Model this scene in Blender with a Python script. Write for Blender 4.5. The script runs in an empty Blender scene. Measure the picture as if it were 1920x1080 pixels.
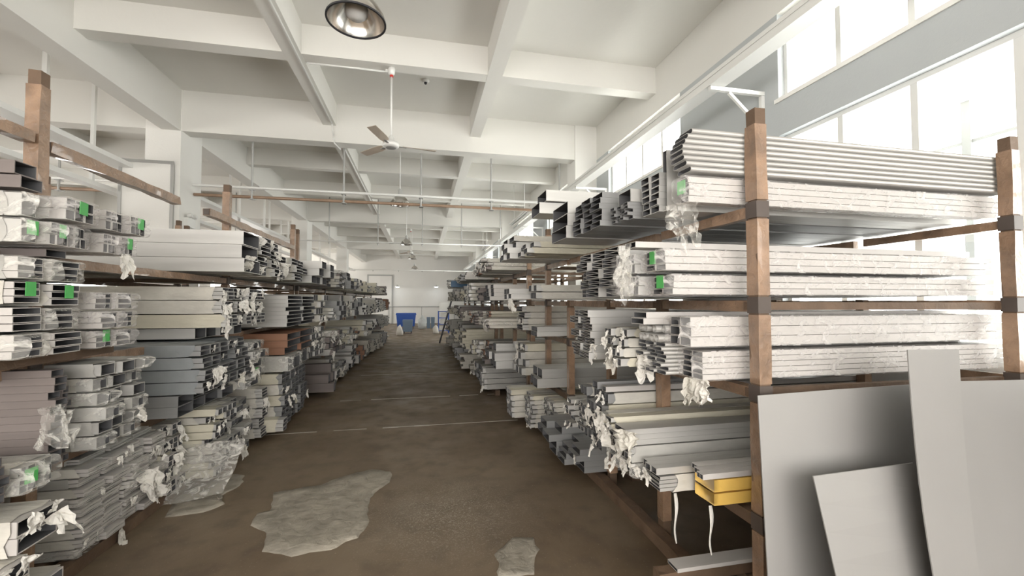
import bpy, math, random
from mathutils import Vector, Matrix, noise
rnd = random.Random(7)
SC = bpy.context.scene
COL = SC.collection
# ------------------------------------------------------------------ camera
EYE, FPX, YAW, PITCH = 2.0, 795.0, math.atan(169/795), math.atan(26/795)
cd = bpy.data.cameras.new('camera'); cam = bpy.data.objects.new('camera', cd); COL.objects.link(cam)
cd.sensor_width = 36; cd.lens = FPX/1920*36; cd.clip_end = 300; cd.clip_start = .05
cam.location = (0, 0, EYE); cam.rotation_euler = (math.pi/2+PITCH, 0, -YAW)
SC.camera = cam
# ------------------------------------------------------------------ sky, daylight, exposure
W = bpy.data.worlds.new('sky'); SC.world = W; W.use_nodes = True
bg = W.node_tree.nodes['Background']; bg.inputs[0].default_value = (1, .965, .915, 1); bg.inputs[1].default_value = 4.2
def daylight(name, loc, rot, sx, sy, power, col=(1, .985, .95)):
    l = bpy.data.lights.new(name, 'AREA'); l.shape = 'RECTANGLE'; l.size = sx; l.size_y = sy
    l.energy = power; l.color = col
    o = bpy.data.objects.new(name, l); COL.objects.link(o); o.location = loc; o.rotation_euler = rot
    return o
H = math.pi/2
RWIN = [(1.6, 4.44), (6.5, 9.4), (11.6, 14.5), (16.5, 19.4), (21.5, 24.4), (26.4, 29.4), (32.6, 35.6), (-4.2, -1.2)]
def portal(loc, rot, sx, sy):
    l = bpy.data.lights.new('window_portal', 'AREA'); l.shape = 'RECTANGLE'; l.size = sx; l.size_y = sy
    l.cycles.is_portal = True
    o = bpy.data.objects.new('window_portal', l); COL.objects.link(o); o.location = loc; o.rotation_euler = rot
for (a, b) in RWIN:
    portal((4.66, (a+b)/2, 5.1), (0, H, 0), 1.1, b-a)
    portal((4.66, (a+b)/2, 2.8), (0, H, 0), 2.6, b-a)
for y in range(-4, 40, 6):
    portal((-13.3, y+.3, 3.5), (0, -H, 0), 1.8, 4.6)
portal((-13.3, 36.7, 2.2), (0, -H, 0), 4.4, 6.5)  # unseen doorway added in the left wall to brighten the far wall
portal((-1.4, -6.3, 2.8), (H, 0, 0), 10.4, 4.8)  # unseen rear opening, enlarged to light the camera-facing sides
SC.view_settings.view_transform = 'Standard'; SC.view_settings.look = 'None'
SC.view_settings.gamma = 1; SC.view_settings.use_curve_mapping = False
SC.view_settings.exposure = 1.05
SC.cycles.use_denoising = True
SC.cycles.max_bounces = 10; SC.cycles.diffuse_bounces = 6; SC.cycles.transparent_max_bounces = 24
SC.cycles.caustics_reflective = False; SC.cycles.caustics_refractive = False
SC.cycles.sample_clamp_indirect = 6
# ------------------------------------------------------------------ pixel -> point helper
_R = cam.rotation_euler.to_matrix()
def ray(u, v): return _R @ Vector(((u-960)/FPX, (540-v)/FPX, -1))
def P(u, v, X=None, Y=None, Z=None):
    d = ray(u, v)
    t = X/d.x if X is not None else Y/d.y if Y is not None else (Z-EYE)/d.z
    return Vector((0, 0, EYE)) + d*t
# ------------------------------------------------------------------ materials
def mat(name, col, rough=.6, metal=0., var=.0, vscale=4., bump=0., bscale=20., stretch=(1, 1, 1), var_col=None, coat=0., spec=.5):
    m = bpy.data.materials.new(name); m.use_nodes = True; nt = m.node_tree; N = nt.nodes; Lk = nt.links
    b = N['Principled BSDF']; b.inputs['Base Color'].default_value = (*col, 1)
    b.inputs['Roughness'].default_value = rough; b.inputs['Metallic'].default_value = metal
    b.inputs['Coat Weight'].default_value = coat; b.inputs['Specular IOR Level'].default_value = spec
    if var or bump:
        tc = N.new('ShaderNodeTexCoord'); mp = N.new('ShaderNodeMapping'); mp.inputs['Scale'].default_value = stretch
        Lk.new(tc.outputs['Object'], mp.inputs[0])
    if var:
        oi = N.new('ShaderNodeObjectInfo'); va = N.new('ShaderNodeVectorMath'); va.operation = 'ADD'
        sc = N.new('ShaderNodeVectorMath'); sc.operation = 'SCALE'; sc.inputs[0].default_value = (7, 3, 5)
        Lk.new(oi.outputs['Random'], sc.inputs['Scale']); Lk.new(mp.outputs[0], va.inputs[0]); Lk.new(sc.outputs[0], va.inputs[1])
        n = N.new('ShaderNodeTexNoise'); n.inputs['Scale'].default_value = vscale; n.inputs['Detail'].default_value = 6
        Lk.new(va.outputs[0], n.inputs[0])
        r = N.new('ShaderNodeMapRange'); r.inputs[1].default_value = .35; r.inputs[2].default_value = .68
        Lk.new(n.outputs[0], r.inputs[0])
        mx = N.new('ShaderNodeMix'); mx.data_type = 'RGBA'
        c2 = var_col or tuple(c*(1-var) for c in col)
        mx.inputs[6].default_value = (*col, 1); mx.inputs[7].default_value = (*c2, 1)
        Lk.new(r.outputs[0], mx.inputs[0])
        hs = N.new('ShaderNodeHueSaturation'); mr = N.new('ShaderNodeMapRange')
        mr.inputs[3].default_value = 1-.35*var; mr.inputs[4].default_value = 1+.2*var
        Lk.new(oi.outputs['Random'], mr.inputs[0]); Lk.new(mr.outputs[0], hs.inputs['Value'])
        Lk.new(mx.outputs[2], hs.inputs['Color']); Lk.new(hs.outputs[0], b.inputs['Base Color'])
    if bump:
        n2 = N.new('ShaderNodeTexNoise'); n2.inputs['Scale'].default_value = bscale; n2.inputs['Detail'].default_value = 5
        n2.inputs['Distortion'].default_value = .6
        Lk.new(mp.outputs[0], n2.inputs[0])
        bp = N.new('ShaderNodeBump'); bp.inputs['Strength'].default_value = bump; bp.inputs['Distance'].default_value = .02
        Lk.new(n2.outputs[0], bp.inputs['Height']); Lk.new(bp.outputs[0], b.inputs['Normal'])
    return m
def film_mat(name, op=.42, tint=(.74, .71, .69)):
    m = bpy.data.materials.new(name); m.use_nodes = True; nt = m.node_tree; N = nt.nodes; Lk = nt.links
    b = N['Principled BSDF']; b.inputs['Base Color'].default_value = (*tint, 1); b.inputs['Roughness'].default_value = .28
    b.inputs['Specular IOR Level'].default_value = .7
    tc = N.new('ShaderNodeTexCoord'); mp = N.new('ShaderNodeMapping'); mp.inputs['Scale'].default_value = (.9, 1.6, 1.6)
    mp.inputs['Rotation'].default_value = (.6, .5, .9)
    Lk.new(tc.outputs['Object'], mp.inputs[0])
    n = N.new('ShaderNodeTexNoise'); n.inputs['Scale'].default_value = 9; n.inputs['Detail'].default_value = 6; n.inputs['Distortion'].default_value = 1.2; n.inputs['Roughness'].default_value = .6
    Lk.new(mp.outputs[0], n.inputs[0])
    bp = N.new('ShaderNodeBump'); bp.inputs['Strength'].default_value = .8; bp.inputs['Distance'].default_value = .02
    Lk.new(n.outputs[0], bp.inputs['Height']); Lk.new(bp.outputs[0], b.inputs['Normal'])
    r = N.new('ShaderNodeMapRange'); r.inputs[1].default_value = .5; r.inputs[2].default_value = .68
    r.inputs[3].default_value = op*.5; r.inputs[4].default_value = min(1, op*2)
    Lk.new(n.outputs[0], r.inputs[0]); Lk.new(r.outputs[0], b.inputs['Alpha'])
    return m
M = {}
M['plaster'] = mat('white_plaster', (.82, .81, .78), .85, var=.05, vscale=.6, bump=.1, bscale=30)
M['wallgrey'] = mat('pale_grey_wall_paint', (.47, .495, .505), .85, var=.05, vscale=.6, bump=.1, bscale=30)  # wall plaster greyed to imitate backlight and haze, not a separate paint
M['inside'] = mat('unfinished_tube_inside', (.10, .10, .105), .7, .2)  # dark colour paints in the shade deep inside the hollow sections
M['ceil'] = mat('ceiling_paint', (.74, .73, .695), .9, var=.05, vscale=.4, bump=.08, bscale=12)
M['alu'] = mat('mill_aluminium', (.56, .55, .53), .45, .45, var=.15, vscale=3, stretch=(.3, 4, 4))
M['alu_dark'] = mat('grey_aluminium', (.30, .30, .30), .5, .4, var=.14, vscale=3, stretch=(.3, 4, 4))
M['alu_brown'] = mat('bronze_aluminium', (.20, .17, .16), .5, .3, var=.14, vscale=3, stretch=(.3, 4, 4))
M['white'] = mat('white_coated_aluminium', (.52, .495, .475), .4, .0, var=.08, vscale=3, stretch=(.3, 4, 4))
M['red'] = mat('brown_coated_profile', (.30, .15, .09), .5, .0, var=.15, vscale=3, stretch=(.3, 4, 4))
M['paper'] = mat('wrapping_paper', (.60, .575, .52), .8, var=.2, vscale=7, bump=.5, bscale=13, stretch=(.6, 1.4, 1.4))
M['paper2'] = mat('grey_wrapping_paper', (.44, .43, .405), .65, var=.2, vscale=7, bump=.5, bscale=9, stretch=(.5, 1.2, 1.2))
M['slate'] = mat('slate_grey_wrap', (.235, .25, .26), .6, var=.12, vscale=6, bump=.25, bscale=12)
M['cream'] = mat('cream_wrapping_paper', (.60, .565, .46), .6, var=.14, vscale=5, bump=.7, bscale=9, stretch=(.5, 1.2, 1.2))
M['yellow'] = mat('yellow_kraft_wrap', (.80, .52, .13), .3, var=.12, vscale=5, bump=.25, bscale=9, coat=.6)
M['scrap'] = mat('torn_white_paper', (.70, .675, .63), .75, var=.1, vscale=6, bump=.5, bscale=14)
M['timber'] = mat('brown_timber', (.15, .095, .06), .7, var=.35, vscale=5, bump=.4, bscale=14, stretch=(1, 1, 1))
M['tape'] = mat('brown_tape_wrap', (.33, .21, .135), .32, var=.4, vscale=8, bump=.5, bscale=25, coat=.5)
M['darkjoint'] = mat('dark_tape', (.09, .07, .06), .5, var=.2)
M['film'] = film_mat('plastic_film', .3)
M['film2'] = film_mat('cloudy_plastic_film', .36, (.85, .83, .78))
M['film3'] = film_mat('milky_plastic_sheet', .62, (.62, .60, .56))
M['green'] = mat('green_label', (.08, .42, .10), .5, var=.1)
M['steel'] = mat('grey_sheet_steel', (.335, .325, .315), .5, .3, var=.06, vscale=1.5)
M['galv'] = mat('painted_steel', (.75, .75, .73), .4, .1)
M['rust'] = mat('brown_pipe_paint', (.33, .22, .15), .5, .1, var=.2)
M['greypipe'] = mat('grey_metal', (.42, .42, .41), .45, .5)
M['chrome'] = mat('polished_reflector', (.75, .73, .70), .18, 1.0)
M['bulb'] = mat('frosted_bulb', (.8, .8, .8), .3)
M['blade'] = mat('fan_blade_paint', (.50, .43, .36), .45)
M['black'] = mat('black_plastic', (.03, .03, .035), .4)
M['blue'] = mat('blue_plastic', (.03, .10, .42), .4)
M['bluegrey'] = mat('grey_blue_plastic', (.16, .22, .30), .5)
M['sacks'] = mat('grey_woven_sack', (.5, .52, .52), .8, var=.3)
M['redmark'] = mat('red_plastic', (.6, .05, .04), .4)
def glow(name, col, s):
    m = bpy.data.materials.new(name); m.use_nodes = True; b = m.node_tree.nodes['Principled BSDF']
    b.inputs['Emission Color'].default_value = (*col, 1); b.inputs['Emission Strength'].default_value = s; return m
M['lit'] = glow('lit_lamp', (.9, .96, 1), 9)
def glass():
    m = bpy.data.materials.new('window_glass'); m.use_nodes = True; nt = m.node_tree; N = nt.nodes
    for n in list(N): N.remove(n)
    o = N.new('ShaderNodeOutputMaterial'); t = N.new('ShaderNodeBsdfTransparent'); t.inputs[0].default_value = (.95, .97, .97, 1)
    g = N.new('ShaderNodeBsdfGlossy'); g.inputs['Roughness'].default_value = .05
    mx = N.new('ShaderNodeMixShader'); mx.inputs[0].default_value = .05
    nt.links.new(t.outputs[0], mx.inputs[1]); nt.links.new(g.outputs[0], mx.inputs[2])
    nt.links.new(mx.outputs[0], o.inputs[0]); return m
M['glass'] = glass()
def floor_mat():
    m = bpy.data.materials.new('worn_concrete_floor'); m.use_nodes = True; nt = m.node_tree; N = nt.nodes; Lk = nt.links
    b = N['Principled BSDF']; tc = N.new('ShaderNodeTexCoord')
    def noi(s, d=6, dist=0.):
        n = N.new('ShaderNodeTexNoise'); n.inputs['Scale'].default_value = s; n.inputs['Detail'].default_value = d
        n.inputs['Distortion'].default_value = dist; Lk.new(tc.outputs['Object'], n.inputs[0]); return n
    def mr(src, a, b_, c, d):
        r = N.new('ShaderNodeMapRange'); 
        for i, x in enumerate((a, b_, c, d)): r.inputs[i+1].default_value = x
        Lk.new(src, r.inputs[0]); return r.outputs[0]
    def mix(f, a, c):
        x = N.new('ShaderNodeMix'); x.data_type = 'RGBA'
        if isinstance(a, tuple): x.inputs[6].default_value = (*a, 1)
        else: Lk.new(a, x.inputs[6])
        x.inputs[7].default_value = (*c, 1); Lk.new(f, x.inputs[0]); return x.outputs[2]
    c = mix(mr(noi(.55, 8, .4).outputs[0], .35, .7, 0, 1), (.125, .088, .055), (.215, .165, .112))
    c = mix(mr(noi(4, 8).outputs[0], .5, .75, 0, .5), c, (.08, .06, .045))
    c = mix(mr(noi(60, 3).outputs[0], .66, .74, 0, .55), c, (.38, .34, .28))
    # scuffed pale area with scratches near the camera
    mp = N.new('ShaderNodeVectorMath'); mp.operation = 'SUBTRACT'; q = P(840, 960, Z=0); mp.inputs[1].default_value = q
    Lk.new(tc.outputs['Object'], mp.inputs[0]); ln = N.new('ShaderNodeVectorMath'); ln.operation = 'LENGTH'; Lk.new(mp.outputs[0], ln.inputs[0])
    rad = mr(ln.outputs['Value'], .1, 1.0, 1, 0)
    vo = N.new('ShaderNodeTexNoise'); vo.inputs['Scale'].default_value = 26; vo.inputs['Detail'].default_value = 8; vo.inputs['Distortion'].default_value = 3
    Lk.new(tc.outputs['Object'], vo.inputs[0]); sc_ = mr(vo.outputs[0], .53, .62, 0.12, .9)
    mu = N.new('ShaderNodeMath'); mu.operation = 'MULTIPLY'; Lk.new(rad, mu.inputs[0]); Lk.new(sc_, mu.inputs[1])
    c = mix(mu.outputs[0], c, (.36, .32, .26))
    Lk.new(c, b.inputs['Base Color']); Lk.new(mr(noi(2, 5).outputs[0], .3, .7, .38, .7), b.inputs['Roughness'])
    bp = N.new('ShaderNodeBump'); bp.inputs['Strength'].default_value = .35; bp.inputs['Distance'].default_value = .01
    Lk.new(noi(9, 8).outputs[0], bp.inputs['Height']); Lk.new(bp.outputs[0], b.inputs['Normal'])
    return m
M['floor'] = floor_mat()
M['patch'] = mat('pale_cement_patch', (.36, .325, .27), .8, var=.35, vscale=7, bump=.9, bscale=11)
M['joint'] = mat('pale_joint_filler', (.48, .45, .40), .6, var=.3, vscale=3)  # floor joint strips, their paleness standing in for reflected light

# ------------------------------------------------------------------ mesh helpers
class MB:
    def __init__(s): s.v = []; s.f = []; s.mi = []; s.cur = 0
    def quad(s, a, b, c, d):
        n = len(s.v); s.v += [tuple(a), tuple(b), tuple(c), tuple(d)]; s.f.append((n, n+1, n+2, n+3)); s.mi.append(s.cur)
    def box(s, x0, x1, y0, y1, z0, z1):
        n = len(s.v)
        s.v += [(x0,y0,z0),(x1,y0,z0),(x1,y1,z0),(x0,y1,z0),(x0,y0,z1),(x1,y0,z1),(x1,y1,z1),(x0,y1,z1)]
        for q in ((0,3,2,1),(4,5,6,7),(0,1,5,4),(1,2,6,5),(2,3,7,6),(3,0,4,7)):
            s.f.append(tuple(n+i for i in q)); s.mi.append(s.cur)
    def bar(s, p0, p1, w, h, up=(0, 0, 1), wob=0):
        p0 = Vector(p0); p1 = Vector(p1); d = (p1-p0); L = d.length; d.normalize(); up = Vector(up)
        a = d.cross(up)
        if a.length < 1e-4: a = d.cross(Vector((1, 0, 0)))
        a.normalize(); b = a.cross(d)
        k = max(1, int(L/.18)) if wob else 1; rings = []
        for i in range(k+1):
            c = p0+d*(L*i/k); n = len(s.v)
            for sa, sb in ((-1,-1),(1,-1),(1,1),(-1,1)):
                j = wob*rnd.uniform(-1, 1)
                s.v.append(tuple(c+a*(sa*w/2+j)+b*(sb*h/2+wob*rnd.uniform(-1, 1))))
            rings.append(n)
        for i in range(k):
            for q in range(4):
                s.f.append((rings[i]+q, rings[i]+(q+1)%4, rings[i+1]+(q+1)%4, rings[i+1]+q)); s.mi.append(s.cur)
        s.f.append(tuple(rings[0]+q for q in (3,2,1,0))); s.f.append(tuple(rings[-1]+q for q in range(4))); s.mi += [s.cur]*2
    def cyl(s, p0, p1, r, n=10, r1=None, cap=True):
        p0 = Vector(p0); p1 = Vector(p1); d = (p1-p0).normalized(); r1 = r if r1 is None else r1
        a = d.orthogonal().normalized(); b = d.cross(a); k = len(s.v)
        for c, rr in ((p0, r), (p1, r1)):
            for i in range(n):
                t = 2*math.pi*i/n; s.v.append(tuple(c+a*(rr*math.cos(t))+b*(rr*math.sin(t))))
        for i in range(n):
            j = (i+1) % n; s.f.append((k+i, k+j, k+n+j, k+n+i)); s.mi.append(s.cur)
        if cap:
            s.f.append(tuple(k+i for i in reversed(range(n)))); s.f.append(tuple(k+n+i for i in range(n))); s.mi += [s.cur]*2
    def lathe(s, prof, c=(0, 0, 0), n=28):
        k = len(s.v); m = len(prof)
        for (r, z) in prof:
            for i in range(n):
                t = 2*math.pi*i/n; s.v.append((c[0]+r*math.cos(t), c[1]+r*math.sin(t), c[2]+z))
        for j in range(m-1):
            for i in range(n):
                i2 = (i+1) % n; s.f.append((k+j*n+i, k+j*n+i2, k+(j+1)*n+i2, k+(j+1)*n+i)); s.mi.append(s.cur)
    def mesh(s, name, *mats, smooth=False):
        me = bpy.data.meshes.new(name); me.from_pydata(s.v, [], s.f)
        for m in mats: me.materials.append(m)
        if len(mats) > 1: me.polygons.foreach_set('material_index', s.mi)
        if smooth: me.polygons.foreach_set('use_smooth', [True]*len(s.f))
        me.validate(); me.update(); return me
def link(name, data, parent=None, loc=(0, 0, 0), rot=(0, 0, 0)):
    o = bpy.data.objects.new(name, data); COL.objects.link(o); o.location = loc; o.rotation_euler = rot
    if parent: o.parent = parent
    return o
def tag(o, label, cat, group=None):
    o['label'] = label; o['category'] = cat
    if group: o['group'] = group
    return o
def struct(name, mb, m, smooth=False):
    o = link(name, mb.mesh(name, m, smooth=smooth)); o['kind'] = 'structure'; return o
def thing(name, label, cat, loc=(0, 0, 0), group=None, rz=0):
    return tag(link(name, None, None, loc, (0, 0, rz)), label, cat, group)
def part(name, mb, m, parent, smooth=False, loc=(0, 0, 0), rot=(0, 0, 0)):
    ms = m if isinstance(m, (list, tuple)) else (m,)
    return link(name, mb.mesh(name, *ms, smooth=smooth), parent, loc, rot)

# ================================================================== the building
XR, XL, XB = 4.37, -13.0, -6.0     # window wall, far left wall, rear wall (Y)
YF = 40.6
SLAB, SEC, MAIN = 6.5, 6.0, 5.62
b = MB(); b.box(XL, XR+.3, XB, YF, -.2, 0); struct('floor', b, M['floor'])
b = MB(); b.box(XL, XR+.3, XB, YF+.3, SLAB, SLAB+.2); struct('ceiling', b, M['ceil'])
b = MB(); b.box(XL, XR+.3, YF, YF+.25, 0, SLAB); struct('wall_far', b, M['plaster'])
# unseen rear wall, one big opening enlarged for more front light
b = MB(); b.box(XL, XR+.3, XB-.25, XB, 0, .4); b.box(XL, XR+.3, XB-.25, XB, 5.2, SLAB)
b.box(XL, -6.6, XB-.25, XB, .4, 5.2); b.box(3.8, XR+.3, XB-.25, XB, .4, 5.2); struct('wall_rear', b, M['plaster'])
# right wall
b = MB(); X0, X1 = XR, XR+.25
b.box(X0, X1, XB, YF, 0, 1.5); b.box(X0, X1, XB, YF, 4.08, 4.55)
bw = MB(); bw.box(X0, X1, XB, YF, 5.64, SLAB); struct('ceiling_beam', bw, M['ceil'])
edges = [XB] + [e for w in sorted(RWIN) for e in w] + [YF]
for a, c in zip(edges[::2], edges[1::2]):
    b.box(X0, X1, a, c, 1.5, 4.08); b.box(X0, X1, a, c, 4.55, 5.64)
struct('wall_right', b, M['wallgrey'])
# left wall, with an added unseen opening that lights the far wall
b = MB(); b.box(XL-.25, XL, XB, 33.5, 0, 2.6); b.box(XL-.25, XL, 40, YF, 0, 4.4); b.box(XL-.25, XL, XB, YF, 4.4, SLAB)
for y in range(-4, 40, 6): b.box(XL-.25, XL, y-3-.4, y-3+1.0, 2.6, 4.4)
struct('wall_left', b, M['plaster'])
wn = [0]
def window(y0, y1, z0, z1, n=4):
    wn[0] += 1
    r = link('window_%d' % wn[0], None); r['kind'] = 'structure'
    xc = XR+.12; f = MB()
    f.box(xc-.03, xc+.03, y0, y1, z0, z0+.05); f.box(xc-.03, xc+.03, y0, y1, z1-.05, z1)
    f.box(xc-.03, xc+.03, y0, y0+.05, z0+.05, z1-.05); f.box(xc-.03, xc+.03, y1-.05, y1, z0+.05, z1-.05)
    part('window_frame', f, M['galv'], r)
    w = (y1-y0)/n
    for i in range(1, n):
        f = MB(); f.box(xc-.028, xc+.028, y0+i*w-.03, y0+i*w+.03, z0+.05, z1-.05); part('mullion', f, M['galv'], r)
    for i in range(n):
        f = MB(); f.box(xc-.003, xc+.003, y0+i*w+.032, y0+(i+1)*w-.032, z0+.052, z1-.052); part('pane', f, M['glass'], r)
    f = MB(); f.box(XR-.02, XR+.09, y0-.05, y1+.05, z0-.05, z0+.001); part('window_sill', f, M['plaster'], r)
for (a, c) in sorted(RWIN):
    window(a, c, 4.55, 5.64); window(a, c, 1.5, 4.08)
# outside the windows: a projecting canopy slab and a railing, washed out by the daylight
b = MB(); b.box(XR+.26, XR+1.5, XB, YF, 4.16, 4.28); struct('exterior_canopy', b, M['plaster'])
b = MB()
for z in (3.0, 3.35, 3.7): b.box(XR+1.36, XR+1.40, XB, 12, z, z+.035)
for k in range(14): b.box(XR+1.34, XR+1.42, XB+.6+k*1.25, XB+.68+k*1.25, 1.2, 4.16)
struct('exterior_railing', b, M['greypipe'])
# beams
MY = [.35, 10.3, 20.4, 30.5]
def beam(x0, x1, y0, y1, z0): 
    b = MB(); b.box(x0, x1, y0, y1, z0, SLAB+.01); struct('ceiling_beam', b, M['ceil'])
for y in MY: beam(XL, XR, y-.17, y+.18, MAIN)
for i, y in enumerate(MY):
    y2 = MY[i+1] if i < 3 else YF
    for k in (1, 2):
        yy = y+(y2-y)*k/3 if i else (3.9, 7.4)[k-1]
        beam(XL, XR, yy-.13, yy+.13, SEC)
beam(XL, XR, -3.2, -2.95, SEC)
beam(-2.21, -1.93, XB, YF, SEC-.004); beam(1.11, 1.37, XB, YF, SEC-.004)
beam(-5.36, -5.01, XB, YF, MAIN-.004); beam(-9.2, -8.9, XB, YF, SEC-.004)
for y in MY:
    b = MB(); b.box(3.79, XR+.01, y-.2, y+.4, 0, SLAB); struct('column', b, M['plaster'])
    b = MB(); b.box(-5.65, -5.0, y-.19, y+.68, 0, SLAB); struct('column', b, M['plaster'])
    b = MB(); b.box(-12.99, -12.6, y, y+.5, 0, SLAB); struct('column', b, M['plaster'])
# floor joints and cement patches
for (v, x0, x1, w) in ((798, -2.3, 1.6, .05), (745, -1.6, 1.6, .05), (700, -1.6, 1.3, .06), (670, -1.6, 1.3, .06), (650, -1.5, 1.3, .06)):
    y = P(790, v, Z=0).y; b = MB(); n = 16
    for i in range(n):
        if rnd.random() < .12: continue
        a = x0+(x1-x0)*i/n; c = x0+(x1-x0)*(i+1)/n; k = rnd.uniform(.3, 1)*w/2
        b.box(a, c, y-k, y+k, 0, .003)
    struct('floor_joint', b, M['joint'])
def patch(pts, th=.012):
    q = [P(u, v, Z=0) for u, v in pts]; out = []
    for i in range(len(q)):
        a, c = q[i], q[(i+1) % len(q)]
        for k in range(5):
            p = a.lerp(c, k/5); j = noise.noise_vector(p*9)*.03
            out.append((p.x+j.x, p.y+j.y))
    me = bpy.data.meshes.new('floor_patch'); n = len(out); cx = sum(p[0] for p in out)/n; cy = sum(p[1] for p in out)/n
    vs = []; fs = []
    rings = ((1.0, 0), (.985, th), (.8, th*1.1), (.55, th*.9), (.3, th*1.1))
    for s_, z in rings: vs += [(cx+(x-cx)*s_, cy+(y-cy)*s_, z+(noise.noise(Vector((x*5*s_, y*5, s_)))*.004 if z else 0)) for x, y in out]
    for r in range(len(rings)-1):
        for i in range(n): j = (i+1) % n; fs.append((r*n+i, r*n+j, (r+1)*n+j, (r+1)*n+i))
    k = (len(rings)-1)*n; vs.append((cx, cy, th)); fs += [(k+i, k+(i+1) % n, len(vs)-1) for i in range(n)]
    me.from_pydata(vs, [], fs); me.materials.append(M['patch']); me.polygons.foreach_set('use_smooth', [True]*len(fs))
    o = link('floor_patch', me); o['kind'] = 'structure'
patch([(490, 1035), (500, 1000), (472, 985), (480, 965), (505, 960), (515, 925), (600, 910), (650, 892), (700, 880), (735, 885), (730, 905), (700, 925), (690, 950), (690, 985), (670, 1010), (620, 1030), (550, 1042)])
patch([(310, 970), (330, 935), (380, 910), (430, 890), (458, 893), (450, 912), (415, 930), (420, 945), (380, 962)])
patch([(935, 1080), (930, 1040), (960, 1010), (1000, 1008), (1010, 1030), (1000, 1080)], .006)

# ================================================================== services overhead
# cable tray along the window wall on triangular brackets
t = thing('cable_trunking', 'long white square trunking carried on wall brackets along the windows', 'trunking', (3.665, 15, 4.752))
b = MB(); b.box(-.11, .11, -17, 22, 0, .13); part('duct', b, M['galv'], t)
b = MB(); b.box(-.12, -.112, -17, 22, .09, .14); part('lid_edge', b, M['galv'], t)
for k, y in enumerate((-1.0, 4.68, 9.5, 15.0, 20.0, 25.0, 30.0)):
    wh = ['behind the camera', 'above the nearest tall timber post', 'beside the first column', 'past the first column', 'beside the second column', 'past the second column', 'at the third column'][k]
    t = thing('wall_bracket', 'white triangular steel bracket under the trunking, '+wh, 'bracket', (XR, y, 4.703), 'brackets under the trunking')
    b = MB(); b.bar((-.8, 0, .02), (0, 0, .02), .05, .05); part('arm', b, M['galv'], t)
    b = MB(); b.bar((-.025, 0, -.6), (-.025, 0, -.01), .05, .045); part('upright', b, M['galv'], t)
    b = MB(); b.bar((-.52, 0, -.01), (-.05, 0, -.42), .035, .035); part('brace', b, M['galv'], t)
# transverse pipe runs
def pipe_run(y, xs, zt, x0, x1, brown, where):
    t = thing('pipe_run', where, 'pipe', (0, y, 4.6))
    b = MB(); b.cyl((x0, -.03, 0), (x1, -.03, 0), .032, 10); part('pipe', b, M['galv'], t, True)
    if brown:
        b = MB(); b.cyl((x0, .03, -.2), (x1, .03, -.2), .036, 10); o = part('pipe', b, M['rust'], t, True); o['label'] = 'brown painted pipe'
    for x in xs:
        b = MB(); b.cyl((x, 0, -.26 if brown else -.12), (x, 0, zt-4.6), .024, 8)
        b.box(x-.05, x+.05, -.06, .06, -.05, -.035)
        if brown: b.box(x-.04, x+.06, -.05, .09, -.26, -.245)
        part('hanger', b, M['greypipe'], t)
pipe_run(10.65, [-3.82, -1.84, -.04, 1.72, 3.55, -7.5], SLAB, -12.9, 3.7, True, 'white and brown pipe pair hung across the hall behind the nearest fan')
pipe_run(19.3, [-3.9, -1.9, -.0, 1.75, 3.55, -7.5], SLAB, -12.9, 3.7, False, 'single white pipe hung across the hall beyond the first pipe pair')
pipe_run(36, [-3.9, -1.9, 0, 1.8, 3.6], 4.6, -12.9, 4.2, False, 'thin grey pipe crossing in front of the far white wall')
# fans
def fan(u, vh, Yb, zb, label, ang):
    hub = P(u, vh, Y=Yb); z = hub.z
    t = thing('ceiling_fan', label, 'fan', (hub.x, hub.y, zb), 'white three blade ceiling fans')
    d = z-zb
    b = MB(); b.cyl((0, 0, d+.1), (0, 0, -.1), .017, 10); part('downrod', b, M['galv'], t, True)
    b = MB(); b.lathe([(.02, -.13), (.05, -.11), (.06, -.03), (.05, 0), (.0, 0)], n=16); part('canopy_cup', b, M['galv'], t, True)
    b = MB(); b.cyl((0, 0, -.16), (0, 0, -.13), .03, 10); o = part('collar', b, M['redmark'], t); o['label'] = 'red collar'
    b = MB(); b.lathe([(0, d-.05), (.09, d-.05), (.13, d-.03), (.14, d), (.13, d+.04), (.06, d+.06), (.05, d+.12), (.018, d+.16)], n=24); part('motor_housing', b, M['galv'], t, True)
    b = MB(); b.lathe([(0, d-.065), (.07, d-.062), (.085, d-.05)], n=20); part('hub_cap', b, M['greypipe'], t, True)
    for a in ang:
        a = math.radians(a); c, s = math.cos(a), math.sin(a)
        def w(r, q, z_): return (r*c-q*s, r*s+q*c, z_)
        b = MB(); vs = []
        for r, h, tw in ((.2, .045, .02), (.32, .065, .022), (.6, .07, .016), (.77, .07, .012)):
            vs += [w(r, -h, d-tw), w(r, h, d+tw), w(r, h, d+tw+.006), w(r, -h, d-tw+.006)]
        b.v = vs
        for k in range(3):
            for q in range(4): b.f.append((k*4+q, k*4+(q+1) % 4, k*4+4+(q+1) % 4, k*4+4+q)); b.mi.append(0)
        b.f += [(3, 2, 1, 0), (12, 13, 14, 15)]; b.mi += [0, 0]
        bl = part('blade', b, M['blade'], t)
        b = MB(); b.bar(w(.1, 0, d-.012), w(.26, 0, d-.012), .04, .008); part('blade_iron', b, M['greypipe'], bl)
fan(733, 272, 7.4, SEC, 'white three-blade ceiling fan nearest the camera, above the aisle', (252, 12, 132))
fan(770, 474, 23.8, SEC, 'small distant three-blade ceiling fan above the far aisle', (20, 140, 260))
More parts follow.
